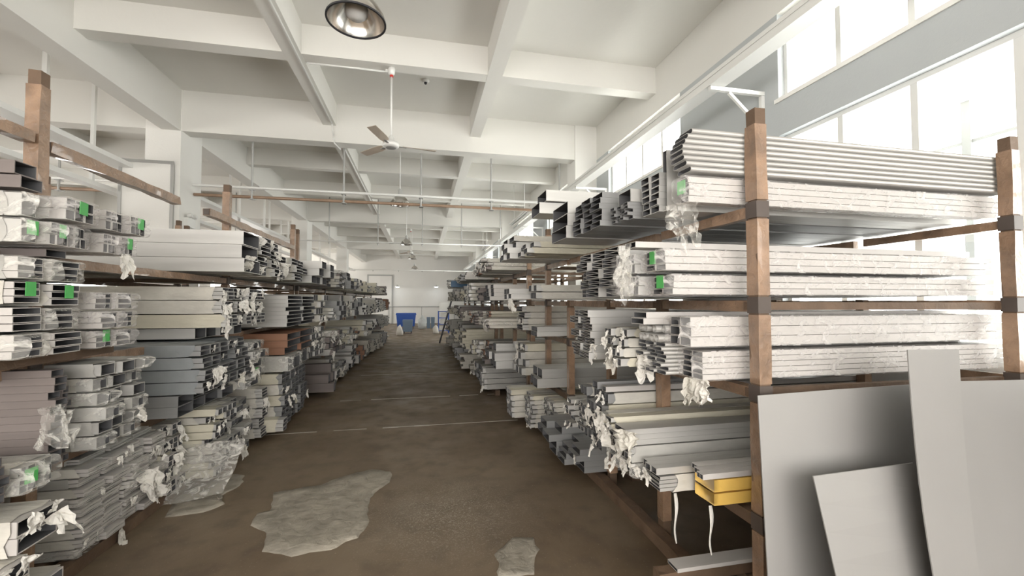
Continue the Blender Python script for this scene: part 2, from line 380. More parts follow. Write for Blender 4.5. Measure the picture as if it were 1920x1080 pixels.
# pendant lamps
def lamp(u, v, label, dz=2.47, zc=SLAB, dim=.25):
    c = P(u, v, Z=EYE+dz)
    t = thing('pendant_lamp', label, 'lamp', (c.x, c.y, zc), 'aluminium bell pendant lamps')
    d = c.z-zc
    b = MB(); b.cyl((0, 0, d+.3), (0, 0, -.01), .012, 8); part('rod', b, M['galv'], t)
    b = MB(); b.lathe([(dim, d), (dim*.97, d+.05), (dim*.78, d+.13), (dim*.45, d+.22), (.06, d+.26), (.06, d+.24), (dim*.44, d+.205), (dim*.76, d+.12), (dim*.95, d+.045), (dim*.985, d)], n=36)
    part('lamp_shade', b, M['chrome'], t, True)
    b = MB(); b.lathe([(dim+.004, d-.006), (dim+.004, d+.008), (dim-.01, d+.006), (dim-.01, d-.006), (dim+.004, d-.006)], n=36); part('rim', b, M['black'], t)
    b = MB(); b.cyl((0, 0, d+.25), (0, 0, d+.38), .055, 16); b.cyl((0, 0, d+.38), (0, 0, d+.41), .03, 12); part('lamp_cap', b, M['greypipe'], t)
    b = MB(); b.lathe([(0, d+.02), (.06, d+.025), (.095, d+.06), (.1, d+.11), (.06, d+.19), (.04, d+.24)], n=24); part('bulb', b, M['bulb'], t, True)
lamp(668, 40, 'large polished bell pendant lamp at the top edge, seen from below')
lamp(750, 384, 'bell pendant lamp hanging just behind the nearest fan')
lamp(762, 459, 'bell pendant lamp second beyond the nearest fan')
lamp(773, 485.5, 'bell pendant lamp directly below the distant fan')
lamp(777.5, 504.4, 'smallest bell pendant lamp, in front of the far wall')
# wall lights that are on, far wall
for u, l in ((745, 'lit wall lamp on the far wall, beside the left racks'), (818, 'lit wall lamp on the far wall, beside the right racks')):
    c = P(u, 538, Y=39.6)
    t = thing('wall_lamp', l, 'lamp', (c.x, YF, c.z), 'lit lamps on the far wall')
    b = MB(); b.bar((0, 0, .1), (0, -.9, .14), .03, .03); part('arm', b, M['galv'], t)
    b = MB(); b.lathe([(.0, .02), (.2, 0), (.22, .03), (.1, .12), (.04, .2), (0, .2)], c=(0, -.95, 0), n=20); part('lamp_head', b, M['galv'], t, True)
    b = MB(); b.lathe([(0, -.06), (.12, -.04), (.18, .0)], c=(0, -.95, 0), n=20); part('bulb', b, M['lit'], t, True)
# ceiling spot / detector
c = P(798, 150, Z=SLAB); t = thing('smoke_detector', 'small round white detector on the ceiling right of the nearest fan', 'detector', (c.x, c.y, SLAB))
b = MB(); b.lathe([(.075, 0), (.075, -.03), (.05, -.05), (0, -.05)], n=20); part('base', b, M['galv'], t)
b = MB(); b.lathe([(.03, -.05), (.025, -.085), (0, -.09)], n=12); part('sensor', b, M['black'], t)
# conduit along the second beam and to the fan
t = thing('conduit', 'white conduit along the underside of the left ceiling beam', 'conduit', (-1.99, 0, SEC-.012))
b = MB(); b.cyl((0, XB+.01, -.02), (0, .1, -.02), .02, 8); b.cyl((0, .6, -.02), (0, 10.0, -.02), .02, 8); part('conduit_pipe', b, M['galv'], t, True)
b = MB(); b.cyl((0, 10.6, -.02), (0, 20.1, -.02), .02, 8); part('conduit_pipe', b, M['galv'], t, True)
b = MB(); pts = [(0, 9.95, -.03), (.02, 10.05, -.25), (.03, 10.1, -.4), (.1, 10.45, -.42), (.06, 10.62, -.25), (0, 10.68, -.03)]
for a, c in zip(pts, pts[1:]): b.cyl(a, c, .014, 8)
part('loose_cable', b, M['galv'], t, True)
t = thing('conduit', 'short white conduit across the beam to the nearest fan', 'conduit', (-1.9, 7.5, SEC-.001))
b = MB(); b.cyl((0, 0, -.018), (1.3, 0, -.018), .018, 8); part('conduit_pipe', b, M['galv'], t, True)
b = MB(); b.box(1.26, 1.34, -.04, .04, -.05, 0); part('junction_box', b, M['galv'], t)
# fluorescent battens under the right beam
for k, (y0, y1, l) in enumerate(((13.6, 16.4, 'white fluorescent batten hung above the right racks past the first column'), (22.4, 24.8, 'white fluorescent batten hung past the second column'), (8.0, 9.9, 'white fluorescent batten hung before the first column'))):
    if k == 2: continue
    t = thing('batten_light', l, 'light', (3.45, (y0+y1)/2, 5.02), 'fluorescent battens along the window side'); h = (y1-y0)/2
    b = MB(); b.box(-.09, .09, -h, h, .03, .08); part('housing', b, M['galv'], t)
    for x in (-.05, .05):
        b = MB(); b.cyl((x, -h+.02, .01), (x, h-.02, .01), .018, 8); part('tube', b, M['bulb'], t, True)
    for y in (-h*.6, h*.6):
        b = MB(); b.cyl((0, y, .08), (0, y, SLAB-5.02), .01, 6); part('hanger', b, M['galv'], t)
for k, (y, dz) in enumerate(((7.0, 0), (10.0, 0))):
    pass
# left bay: trays on hangers, seen above the left racks
def hung_tray(x, z, w, name, label, ys, m='galv', yy=(-3, 40)):
    t = thing(name, label, 'tray', (x, 0, z))
    b = MB(); b.box(-w/2, -w/2+.02, yy[0], yy[1], 0, .09); b.box(w/2-.02, w/2, yy[0], yy[1], 0, .09); b.box(-w/2+.02, w/2-.02, yy[0], yy[1], 0, .015)
    part('channel', b, M[m], t)
    for y in ys:
        b = MB(); b.box(-.03, .03, y-.03, y+.03, .016, SLAB-z); part('hanger', b, M['galv'], t)
hung_tray(-6.0, 4.75, .34, 'cable_tray', 'upper white cable tray on hangers left of the columns', [2.2, 5.2, 8.2, 12, 15, 18, 21, 24, 27, 30, 33])
hung_tray(-6.3, 4.25, .2, 'cable_tray', 'lower narrow cable tray left of the columns', [3.7, 6.7, 9.7, 13.5, 16.5, 19.5, 25, 31])
hung_tray(-6.6, 3.7, .12, 'cable_tray', 'lowest grey rail left of the columns', [3.0, 9, 14, 22, 30], 'greypipe')
# framed panel and emergency light on the first left column
c = P(302, 370, Y=10.28); t = thing('notice_board', 'grey framed blank panel on the first left column', 'board', (-5.42, 10.105, 3.1))
b = MB(); b.box(-.6, .3, -.035, -.0, .0, 1.8); part('panel', b, M['plaster'], t)
f = MB(); f.box(-.62, .32, -.05, -.02, 1.78, 1.84); f.box(.27, .33, -.05, -.02, 0, 1.78); f.box(-.66, -.6, -.05, -.02, 0, 1.84); part('frame', f, M['greypipe'], t)
c = P(352, 415, X=-5.0); t = thing('emergency_light', 'white twin-head emergency light on the first left column', 'light', (-5.0, c.y, c.z))
b = MB(); b.box(0, .08, -.16, .16, -.14, .06); part('battery_box', b, M['galv'], t)
for y in (-.09, .09):
    b = MB(); b.cyl((.05, y, .1), (.13, y, .12), .05, 12); part('lamp_head', b, M['galv'], t)


# ================================================================== stock: profile meshes (long axis = local X, aisle end at x = 0)
def pocketed(L, w, h, t, nx=1, nz=1, sgn=1, diag=False, depth=.45, skew=0., corner=0):
    """hollow extruded section: front face walls between nx x nz open cells, closed pockets behind"""
    b = MB(); X = lambda x: -sgn*0 + sgn*x
    ys = [-w/2+t+(w-t)*i/nx for i in range(nx+1)]; zs = [t+(h-t)*k/nz for k in range(nz+1)]
    D = L*.97 if depth == .45 else min(depth, L*.8)
    def Q(*p): b.quad(*[(sgn*x, y+skew*z, z) for x, y, z in p])
    y0, y1 = -w/2, w/2
    Q((0, y0, 0), (L, y0, 0), (L, y0, h), (0, y0, h)); Q((0, y1, 0), (0, y1, h), (L, y1, h), (L, y1, 0))
    Q((0, y0, h), (L, y0, h), (L, y1, h), (0, y1, h)); Q((0, y0, 0), (0, y1, 0), (L, y1, 0), (L, y0, 0))
    Q((L, y0, 0), (L, y1, 0), (L, y1, h), (L, y0, h))
    bz = [0]+[z for z in zs]; 
    # horizontal strips
    Q((0, y0, 0), (0, y0, t), (0, y1, t), (0, y1, 0))
    for k in range(nz):
        za, zb = zs[k], zs[k+1]-t; Q((0, y0, zb), (0, y0, zs[k+1]), (0, y1, zs[k+1]), (0, y1, zb))
        Q((0, y0, za), (0, y0, zb), (0, y0+t, zb), (0, y0+t, za))
        for i in range(nx):
            ya, yb = ys[i], ys[i+1]-t
            Q((0, yb, za), (0, yb, zb), (0, ys[i+1], zb), (0, ys[i+1], za))
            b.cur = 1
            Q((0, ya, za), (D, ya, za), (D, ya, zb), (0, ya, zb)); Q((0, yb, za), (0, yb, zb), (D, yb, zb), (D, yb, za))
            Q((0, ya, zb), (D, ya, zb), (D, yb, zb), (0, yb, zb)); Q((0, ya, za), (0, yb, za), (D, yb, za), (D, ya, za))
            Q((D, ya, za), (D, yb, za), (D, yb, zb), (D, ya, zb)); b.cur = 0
            if diag:
                q = t*1.1
                Q((.001, ya, za), (.001, ya, za+q), (.001, yb, zb), (.001, yb, zb-q)); Q((.001, ya, za), (.001, yb, zb-q), (.2, yb, zb-q), (.2, ya, za))
                if diag == 2:
                    Q((.001, ya, zb-q), (.001, ya, zb), (.001, yb, za+q), (.001, yb, za)); Q((.001, ya, zb), (.001, yb, za+q), (.2, yb, za+q), (.2, ya, zb))
    return b
def oval_tube(L, w, h, sgn, n=5):
    b = MB(); k = []; r = h/2
    def ring(x, s_):
        k.append(len(b.v)); rr = r*s_
        for i in range(n+1): t = -math.pi/2+math.pi*i/n; b.v.append((sgn*x, w/2-r+rr*math.cos(t), r+rr*math.sin(t)))
        for i in range(n+1): t = math.pi/2+math.pi*i/n; b.v.append((sgn*x, -w/2+r+rr*math.cos(t), r+rr*math.sin(t)))
    ring(L, .97); ring(0, .97); ring(0, .78); ring(L*.9, .78); m = 2*(n+1)
    for q, (a, c) in enumerate(zip(k, k[1:])):
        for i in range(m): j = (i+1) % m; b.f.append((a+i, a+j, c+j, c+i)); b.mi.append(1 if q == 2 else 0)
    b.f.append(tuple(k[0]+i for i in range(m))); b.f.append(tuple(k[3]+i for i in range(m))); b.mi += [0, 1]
    return b
def round_tube(L, r, sgn, n=12):
    b = MB(); k = []
    for x, rr in ((L, r), (0, r), (0, r*.86), (.4, r*.86)):
        k.append(len(b.v)); b.v += [(sgn*x, rr*math.cos(2*math.pi*i/n), r+rr*math.sin(2*math.pi*i/n)) for i in range(n)]
    for a, c in zip(k, k[1:]):
        for i in range(n): j = (i+1) % n; b.f.append((a+i, a+j, c+j, c+i)); b.mi.append(0)
    b.f.append(tuple(k[0]+i for i in range(n))); b.f.append(tuple(k[3]+i for i in range(n))); b.mi += [0, 0]
    return b
def sleeve(L, w, h, sgn, amp=.004, x0=0., nl=14, npm=3, bag=0., seed=0, ragged=.02, ends=False):
    """thin skin round a bundle, wrinkled; bag>0 draws the aisle end in past the profiles"""
    b = MB(); w -= 2*amp; h0 = amp*.5; xs = [x0+(L-x0)*(i/nl)**1.25 for i in range(nl+1)]
    if bag: xs = [-bag, -bag*.55]+xs
    cs = [(-w/2, h0), (w/2, h0), (w/2, h-amp), (-w/2, h-amp)]; m = npm+1; rim = []
    def pt(i, x, y, z):
        s_ = (.72 if i == 0 else .93 if i == 1 else 1.) if bag else 1.
        yy, zz = y*s_, h/2+(z-h/2)*s_
        d = noise.noise_vector(Vector((x*5+seed*9.7, y*16, z*16+seed))); d2 = noise.noise(Vector((x*1.7-seed*3, y*6, z*6)))
        out = Vector((0, y/max(w, .01), (z-h/2)/max(h, .01))); out = out.normalized() if out.length else out
        p = Vector((x, yy, zz))+out*((abs(d.x)*1.6+d2-.4)*amp*.8)
        if i == 0: p.x += d.y*(bag*.5 if bag else ragged)+(0 if bag else abs(d.z)*ragged)
        return (sgn*p.x, p.y, max(p.z, .0005))
    for q in range(4):
        a, c = cs[q], cs[(q+1) % 4]; k = len(b.v)
        for i, x in enumerate(xs):
            for j in range(m): t = j/npm; b.v.append(pt(i, x, a[0]+(c[0]-a[0])*t, a[1]+(c[1]-a[1])*t))
        for i in range(len(xs)-1):
            for j in range(npm): b.f.append((k+i*m+j, k+i*m+j+1, k+(i+1)*m+j+1, k+(i+1)*m+j)); b.mi.append(0)
        rim += [(k+j, k+(len(xs)-1)*m+j) for j in range(npm)]
    if ends: b.f.append(tuple(r[0] for r in rim)); b.mi.append(0)
    b.f.append(tuple(r[1] for r in rim)); b.mi.append(0)
    return b
def crumple(seed, size, wide=1., n=11, amp=1.):
    """torn sheet hanging from its top edge: ragged outline, folds at several scales"""
    b = MB(); r = random.Random(seed); lean = r.uniform(-.35, .35)
    for i in range(n+1):
        for j in range(n+1):
            u, v = i/n-.5, j/n
            edge = 1+.55*noise.noise(Vector((seed*3.3, v*4.1, 1)))-.45*v*(.5+noise.noise(Vector((seed, 5, v*2))))
            bot = 1+.75*noise.noise(Vector((u*4.3, seed*2.7, 3)))
            q = Vector((u*wide*edge+lean*v, 0, -v*bot))
            d = noise.noise_vector(Vector((u*3+seed*5, v*3, seed)))*.3+noise.noise_vector(Vector((u*9+seed, v*9, seed*2)))*.13+noise.noise_vector(Vector((u*22, v*22, seed)))*.04
            q += Vector((d.x*.5, d.y*1.1+.12*math.sin(u*11+seed+v*2), d.z*.5))*amp*(.35+.65*v)
            b.v.append(tuple(q*size))
    for i in range(n):
        for j in range(n): b.f.append((i*(n+1)+j, (i+1)*(n+1)+j, (i+1)*(n+1)+j+1, i*(n+1)+j+1)); b.mi.append(0)
    return b
SCRAPS = [crumple(i+1, .13 if i < 6 else .09, .8, 8).mesh('torn_paper', M['scrap']) for i in range(10)]
TAGM = MB(); TAGM.box(-.004, 0, -.034, .034, 0, .085); TAGM = TAGM.mesh('green_label', M['green'])
ORD = 'first second third fourth fifth sixth seventh eighth ninth tenth eleventh twelfth thirteenth fourteenth fifteenth sixteenth seventeenth eighteenth nineteenth twentieth'.split()
def ordi(i): return ORD[i] if i < 20 else '%dth' % (i+1)
def fast(name, data, parent, loc, rot=(0, 0, 0)):
    o = bpy.data.objects.new(name, data); COL.objects.link(o); o.location = loc
    if rot != (0, 0, 0): o.rotation_euler = rot
    if parent: o.parent = parent
    return o
USED = {}; BOXES = []; FAR = {}; ITEMS = []
POSTS = [('R', 2.04, y, 2.02 if y in (3.33, 4.35, 5.65) else 3.2) for y in (2.25, 3.33, 4.35, 5.65, 6.72)] + [('R', 2.04, y, 3.1) for y in (7.75, 8.0, 9.3, 10.9, 12.2, 14.2, 16.2, 18.2, 20.0)]
POSTS += [('R', 4.19, 2.25, 3.2)] + [('R', 3.9, y, 5.6) for y in (10.3, 20.4)]
POSTS += [('L', -2.62, y, 3.6) for y in (.6, 3.53, 6.46, 9.5, 9.8, 12.4, 15.2, 15.6, 18, 20.6, 23.3)]
def place(side, Xe, Y0, Y1, Z0, Z1, cols, rows, kind, where, mt='alu', n=(1, 1), wrap='paper', rag=0., green=(), L=None, jx=.02,
          missing=0., t=.004, diag=0, grid=None, name=None, look=None, lod=1, cols_word='along', top_missing=0, rz=0., film=None):
    """a stack: cols along Y (away from the camera) x rows in Z; every cell is a thing of its own"""
    sg = 1 if side == 'R' else -1
    W_, H_ = (Y1-Y0)/cols, (Z1-Z0)/rows; w, h = W_*.965, H_*.975
    if L is None: L = (4.3-Xe) if side == 'R' else 3.0
    if lod < 0:
        key = (where.split(' of ')[-1].split(' shelf ')[-1].replace('floor ', ''), mt if kind == 'tube' else wrap, kind); mb = FAR.setdefault((side, key[1], kind), MB())
        for c in range(cols):
            for r in range(rows):
                if r >= rows-top_missing and rnd.random() < missing: continue
                x = Xe+sg*rnd.uniform(-jx, jx); q = pocketed(L, w, h, .006 if kind == 'tube' else .012, 1 if kind == 'tube' else 2, 1 if h < .13 else 2, sg, depth=.5)
                k = len(mb.v); y = Y0+W_*(c+.5); z = Z0+H_*r; dx = rnd.uniform(-.01, .01)
                mb.v += [(x+a_, y+b_, z+c_) for a_, b_, c_ in q.v]; mb.f += [tuple(i+k for i in f) for f in q.f]; mb.mi += q.mi
        return
    blk = sorted((y-.07, y+.07) for (s_, x_, y, zt_) in POSTS if s_ == side and zt_ > Z0+.02 and (Xe-x_)*sg < 0 and (x_-Xe)*sg < L and Y0-.05 < y < Y1+.05)
    segs = []; q = Y0
    for a_, c_ in blk:
        if a_-q > .03: segs.append((q, a_))
        q = max(q, c_)
    if Y1-q > .03: segs.append((q, Y1))
    BOXES.append((side, Xe, Xe+sg*L, Y0, Y1, Z0, Z1, where)); COLS = []
    for a_, c_ in segs:
        k_ = max(1, round((c_-a_)/W_)) if len(segs) > 1 or blk else cols
        if (c_-a_)/k_ < .3*W_: continue
        COLS += [(a_+(c_-a_)*(i_+.5)/k_, (c_-a_)/k_/W_) for i_ in range(k_)]
    cols = len(COLS)
    nm0 = name
    if kind == 'round':
        protos = [round_tube(L, min(w, h)/2, sg).mesh('tube', M[mt], smooth=True)]
    elif kind == 'tube' and nm0 == 'flat_tube':
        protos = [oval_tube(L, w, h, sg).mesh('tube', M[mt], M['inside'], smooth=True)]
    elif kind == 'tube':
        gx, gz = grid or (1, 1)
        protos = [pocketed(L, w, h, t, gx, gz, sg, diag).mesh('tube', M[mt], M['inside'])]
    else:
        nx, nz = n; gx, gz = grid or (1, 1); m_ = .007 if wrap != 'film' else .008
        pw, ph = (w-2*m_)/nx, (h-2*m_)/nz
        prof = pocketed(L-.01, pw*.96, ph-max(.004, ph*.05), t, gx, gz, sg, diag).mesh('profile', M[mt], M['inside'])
        wraps = []
        for s_ in range(3 if lod else 2):
            sl = sleeve(L, w, h, sg, .0035, x0=rnd.uniform(.02, .1) if wrap != 'film' else .0, nl=16 if lod else 7, npm=3 if lod else 2, seed=rnd.random()*9, ragged=.05)
            wraps.append(sl.mesh('paper_wrap', M[('cream' if wrap == 'paper' else 'paper') if s_ == 2 and wrap in ('paper', 'paper2') else wrap], smooth=True))
        if film or wrap == 'film':
            fm = [sleeve(L*.97, w+.002, h+.001, sg, .005, x0=0, nl=18 if lod else 8, npm=4 if lod else 2, bag=rnd.uniform(.03, .06), seed=rnd.random()*9).mesh('plastic_film', M['film' if wrap == 'film' else 'film2'], smooth=True) for _ in range(2)]
    lk = look or {'tube': {'alu': 'silver box tube', 'alu_dark': 'grey box tube', 'alu_brown': 'bronze slim tube', 'white': 'white box tube', 'red': 'reddish-brown box profile'}.get(mt, 'box tube'),
                  'round': 'small round tube', 'bundle': {'paper': 'paper-wrapped bundle', 'paper2': 'grey-wrapped bundle', 'cream': 'cream-wrapped bundle', 'slate': 'slate-grey bundle', 'film': 'film-wrapped bundle', 'yellow': 'yellow parcel'}[wrap]}[kind]
    nm = name or {'tube': {'alu': 'silver_tube', 'alu_dark': 'grey_tube', 'alu_brown': 'bronze_tube', 'white': 'white_tube', 'red': 'brown_profile'}.get(mt, 'box_tube'), 'round': 'round_tube',
                  'bundle': {'paper': 'paper_bundle', 'paper2': 'grey_bundle', 'cream': 'cream_bundle', 'slate': 'slate_bundle', 'film': 'film_bundle'}.get(wrap, 'paper_bundle')}[kind]
    ct = {'tube': 'tube', 'round': 'tube', 'bundle': 'bundle'}[kind]
    for c in range(cols):
        for r in range(rows):
            if r >= rows-top_missing and rnd.random() < missing: continue
            y, sy_ = COLS[c]; z = Z0+H_*r; x = Xe+sg*rnd.uniform(-jx, jx)
            pos = []
            if rows > 1: pos.append(('top' if r == rows-1 else 'bottom' if r == 0 else ordi(rows-1-r))+' layer')
            if cols > 1: pos.append(ordi(c)+' '+cols_word)
            lab = ' '.join([lk]+pos+[where])
            k = 'lb_'+lab; USED[k] = USED.get(k, 0)+1
            g = where[:60]+' stack'
            if kind in ('tube', 'round'):
                o = fast(nm, protos[0], None, (x, y, z), (0, 0, rz))
            else:
                o = fast(nm, None, None, (x, y, z), (0, 0, rz))
                if wrap != 'film': fast('paper_wrap', wraps[rnd.choice((0, 0, 1, 1, 2)) % len(wraps)], o, (0, 0, 0))
                nx, nz = n
                for i in range(nx):
                    for j in range(nz):
                        fast('profile', prof, o, (sg*(.005+rnd.uniform(0, .012)), -w/2+m_+pw*(i+.5), m_+ph*j+ph*.015))
                if wrap == 'film' or (film and rnd.random() < film): fast('plastic_film', fm[(c+r) % 2], o, (0, 0, 0))
                if (c, r) in green: fast('green_label', TAGM, o, (-sg*.012, 0, h*.35), (0, 0, rnd.uniform(-.2, .2)))
            ITEMS.append((side, x, y, z, w*sy_, h))
            if abs(sy_-1) > .01: o.scale = (1, sy_, 1)
            if len(lab.split()) > 16: print('LONG', lab)
            tag(o, lab, ct, g)
            if rag and rnd.random() < rag and kind == 'bundle':
                for q in range(rnd.choice((1, 2, 2, 3))):
                    k_ = rnd.uniform(.5, 1.0)*min(1.3, max(.35, h/.12))
                    s_ = fast('torn_paper', rnd.choice(SCRAPS), o, (-sg*rnd.uniform(.0, .02), rnd.uniform(-w/2, w/2), h*rnd.uniform(.6, 1)), (rnd.uniform(-.5, .5), rnd.uniform(-.5, .5), H+rnd.uniform(-.6, .6)))
                    s_.scale = (k_, k_, k_)
def stack(side, Xe, u0, u1, v0, v1, cols, rows, kind, where, level=None, **kw):
    a = P(u0, v0, X=Xe); c = P(u0, v1, X=Xe); f = P(u1, (v0+v1)/2, X=Xe)
    z0 = c.z if level is None else level
    place(side, Xe, a.y, max(f.y, a.y+.04), z0, a.z, cols, rows, kind, where, **kw)
    return a.y, f.y, z0, a.z
def board(side, name, label, cat, x0, x1, y0, y1, z0, z1, m, group=None):
    t = tag(fast(name, None, None, ((x0+x1)/2, (y0+y1)/2, z0)), label, cat, group)
    hx, hy = (x1-x0)/2, (y1-y0)/2; b = MB(); b.box(-hx, hx, -hy, hy, 0, z1-z0); part('plank', b, m, t); return t

# ================================================================== timber racks
def rack(label, xs, bays, levels, posts_top, x_rails=True, top_beam=None, short=None, z_short=1.4, w=.075):
    """xs = two post lines; posts along Y; beams along Y on each line per level; each post/beam is a part"""
    t = thing('timber_rack', label, 'rack', (xs[0], bays[0], 0))
    ox, oy = xs[0], bays[0]
    for y in bays:
        for k, x in enumerate(xs):
            h = posts_top if not (short and y in short) else z_short
            b = MB(); b.bar((x-ox, y-oy, 0), (x-ox, y-oy, h), w, w, up=(0, 1, 0), wob=.003); p = part('post', b, M['timber'], t)
            for z in [l for l in levels if l < h-.1]:
                b = MB(); b.bar((x-ox, y-oy, z-.09), (x-ox, y-oy, z+.01), w+.016, w+.016, up=(0, 1, 0)); part('joint_tape', b, M['darkjoint'], p)
            tops = [z for z in levels if z < h]+[h]; z_ = .15
            for z in tops:
                if z-.11-z_ > .15:
                    b = MB(); b.bar((x-ox, y-oy, z_), (x-ox, y-oy, z-.1), w+.01, w+.01, up=(0, 1, 0), wob=.004); part('tape_wrap', b, M['tape'], p)
                z_ = z+.02
    for z in levels:
        for x in xs:
            for a, c in zip(bays, bays[1:]):
                b = MB(); b.bar((x-ox, a-oy+w/2+.01, z-.045), (x-ox, c-oy-w/2-.01, z-.045), .06, .07, wob=.003); part('beam', b, M['tape' if z > 1 else 'timber'], t)
        if x_rails:
            for y in bays:
                if (short and y in short and z > z_short) or (y == 2.25 and z in (2.61, .70)): continue
                b = MB(); b.bar((xs[0]-ox-w/2, y-oy+.0625, z-.045), (xs[1]-ox+w/2, y-oy+.0625, z-.05), .045, .05, wob=.001); part('rail', b, M['timber'], t)
    for x in xs:
        b = MB(); b.bar((x-ox, bays[0]-oy-.3, .05), (x-ox, bays[-1]-oy+.3, .05), .1, .1, wob=.004)
        b.v = [(vx+(.1 if x == xs[1] else -.1)*(1 if xs[1] > xs[0] else -1), vy, vz) for vx, vy, vz in b.v]; part('base_rail', b, M['timber'], t)
    return t
RL = [.70, 1.48, 2.02, 2.61]
rack('nearest timber rack on the window side, posts wrapped in brown tape', (2.04, 4.19), [2.25, 3.33, 4.35, 5.65, 6.72, 7.75], RL, 3.2, short=(3.33, 4.35, 5.65, 7.75), z_short=2.02)
rack('second timber rack on the window side, before the first column', (2.04, 3.7), [8.0, 9.3, 10.9], [.70, 1.48, 2.02, 2.61], 3.15)
rack('third timber rack on the window side, by the ladder', (2.0, 3.7), [11.5, 12.2, 14.2, 16.2, 18.2, 20.0], [.70, 1.48, 2.02, 2.61], 3.1)
LL = [.86, 1.58, 2.33]
rack('nearest timber rack on the left, posts rising above the stock', (-2.62, -4.7), [.6, 3.53, 6.46, 9.5], LL, 3.6)
rack('second timber rack on the left, below the notice board column', (-2.62, -4.7), [9.8, 12.4, 15.2], LL, 3.55, short=(12.4, 15.2), z_short=2.9)
rack('far timber rack on the left, near the blue bins', (-2.62, -4.7), [15.6, 18.0, 20.6, 23.3], LL, 2.85)
# upper arms of the left racks
for (x, y0, y1, z, lab) in ((-2.62, 3.6, 5.25, 3.1, 'tape-wrapped upper beam running back from the nearest left post'), (-2.62, 1.2, 3.46, 3.12, 'tape-wrapped upper beam reaching toward the camera from the nearest left post'),
                         (-2.62, 5.7, 9.2, 3.08, 'tape-wrapped upper beam through the second left post')):
    t = thing('upper_beam', lab, 'beam', (x, (y0+y1)/2, z), 'upper beams of the left rack'); hl = (y1-y0)/2
    off = .0 if y0 < 5.5 else .09
    b = MB(); b.bar((off, -hl, 0), (off, hl, 0), .075, .085, wob=.007); part('tape_wrap', b, M['tape'], t)
    b = MB(); b.bar((off, -hl-.012, 0), (off, -hl+.03, 0), .06, .07); part('beam_end', b, M['darkjoint'], t)
for (x, y, lab) in ((-4.8, 3.5, 'rear post of the nearest left rack'),):
    pass

# ================================================================== stock on the window side
R = 'R'; Lf = 'L'
E = .003
# top level (A)
stack(R, 1.62, 1290, 1272, 325, 395, 1, 1, 'bundle', 'on the top shelf before the nearest tall post', level=2.62, wrap='film', mt='white', n=(1, 4), green=((0, 0),), jx=0)
zt = P(1290, 325, X=1.62).z+.012; y0 = P(1290, 325, X=1.62).y
for r in range(8):
    zz = zt+r*.0345
    place(R, 1.60+.018*abs(r-3.2)-.03+rnd.uniform(-.01, .01), y0-.02, y0+.13, zz, zz+.034, 1, 1, 'tube', 'in the flat pile atop the film bundle, %s from its top' % ordi(7-r), mt='alu', look='silver flat oval tube', name='flat_tube', jx=0, t=.003)
stack(R, 1.62, 1250, 1243, 278, 395, 1, 1, 'tube', 'standing on edge behind the flat silver pile', level=2.62, mt='alu', look='tall wide box tube', jx=0)
stack(R, 1.58, 1234, 1204, 322, 400, 2, 6, 'tube', 'top shelf beside the tall wide tube', level=2.62, mt='alu', jx=.01)

stack(R, 1.5, 1180, 1150, 378, 430, 4, 5, 'tube', 'top shelf, left of the tube grid', level=2.62, mt='alu_dark', jx=.03, t=.003)
za = P(1180, 378, X=1.5).z+.003; ya = P(1180, 378, X=1.5).y
place(R, 1.5, ya, ya+.2, za, za+.1, 1, 1, 'tube', 'lying on the small-cell pile', mt='alu', look='single box tube')
a = P(1062, 415, X=1.36); c = P(1034, 415, X=1.36)
place(R, 1.36, a.y, c.y, 2.62, 2.98, 1, 3, 'tube', 'top shelf, farthest pile of the nearest rack', mt='alu', look='large pale box tube', film=None)
place(R, 1.42, 3.2, 3.82, 2.62, 2.9, 3, 6, 'tube', 'top shelf between the large and small-cell tubes', mt='alu_dark', t=.003, look='grey channel tube')
za = 3.0
place(R, 1.28, 4.5, 4.85, 2.985, 3.11, 1, 1, 'tube', 'lying over the large pale tubes', mt='alu', look='long pale box tube, lower,')
place(R, 1.34, 4.45, 4.82, 3.115, 3.24, 1, 1, 'tube', 'lying over the large pale tubes', mt='alu', look='long pale box tube, upper,')
# level B
z0 = 2.04; yb = P(1262, 505, X=1.55).y
place(R, 1.55, yb, yb+.26, z0, z0+.145, 1, 1, 'bundle', 'second shelf down, lower of the near pair at the tall post', wrap='film', mt='white', n=(2, 3), green=((0, 0),), jx=0)
place(R, 1.5, yb+.01, yb+.26, z0+.155, z0+.31, 1, 1, 'bundle', 'second shelf down, upper of the near pair at the tall post', wrap='film', mt='white', n=(2, 3), green=((0, 0),), jx=0)
place(R, 1.45, yb+.275, yb+.56, z0, z0+.30, 2, 2, 'bundle', 'second shelf down behind the green-tagged pair', wrap='film', mt='alu', n=(3, 2), jx=.03)
place(R, 1.38, yb+.15, yb+.3, z0+.32, z0+.36, 1, 1, 'tube', 'lying over the film bundles', mt='white', look='long bright flat tube')
place(R, 1.45, 2.98, 3.8, 2.04, 2.43, 3, 5, 'tube', 'second shelf down, beyond the film bundles', mt='alu', grid=(1, 2), diag=1, look='ribbed fluted profile', name='fluted_profile', jx=.05, t=.004)
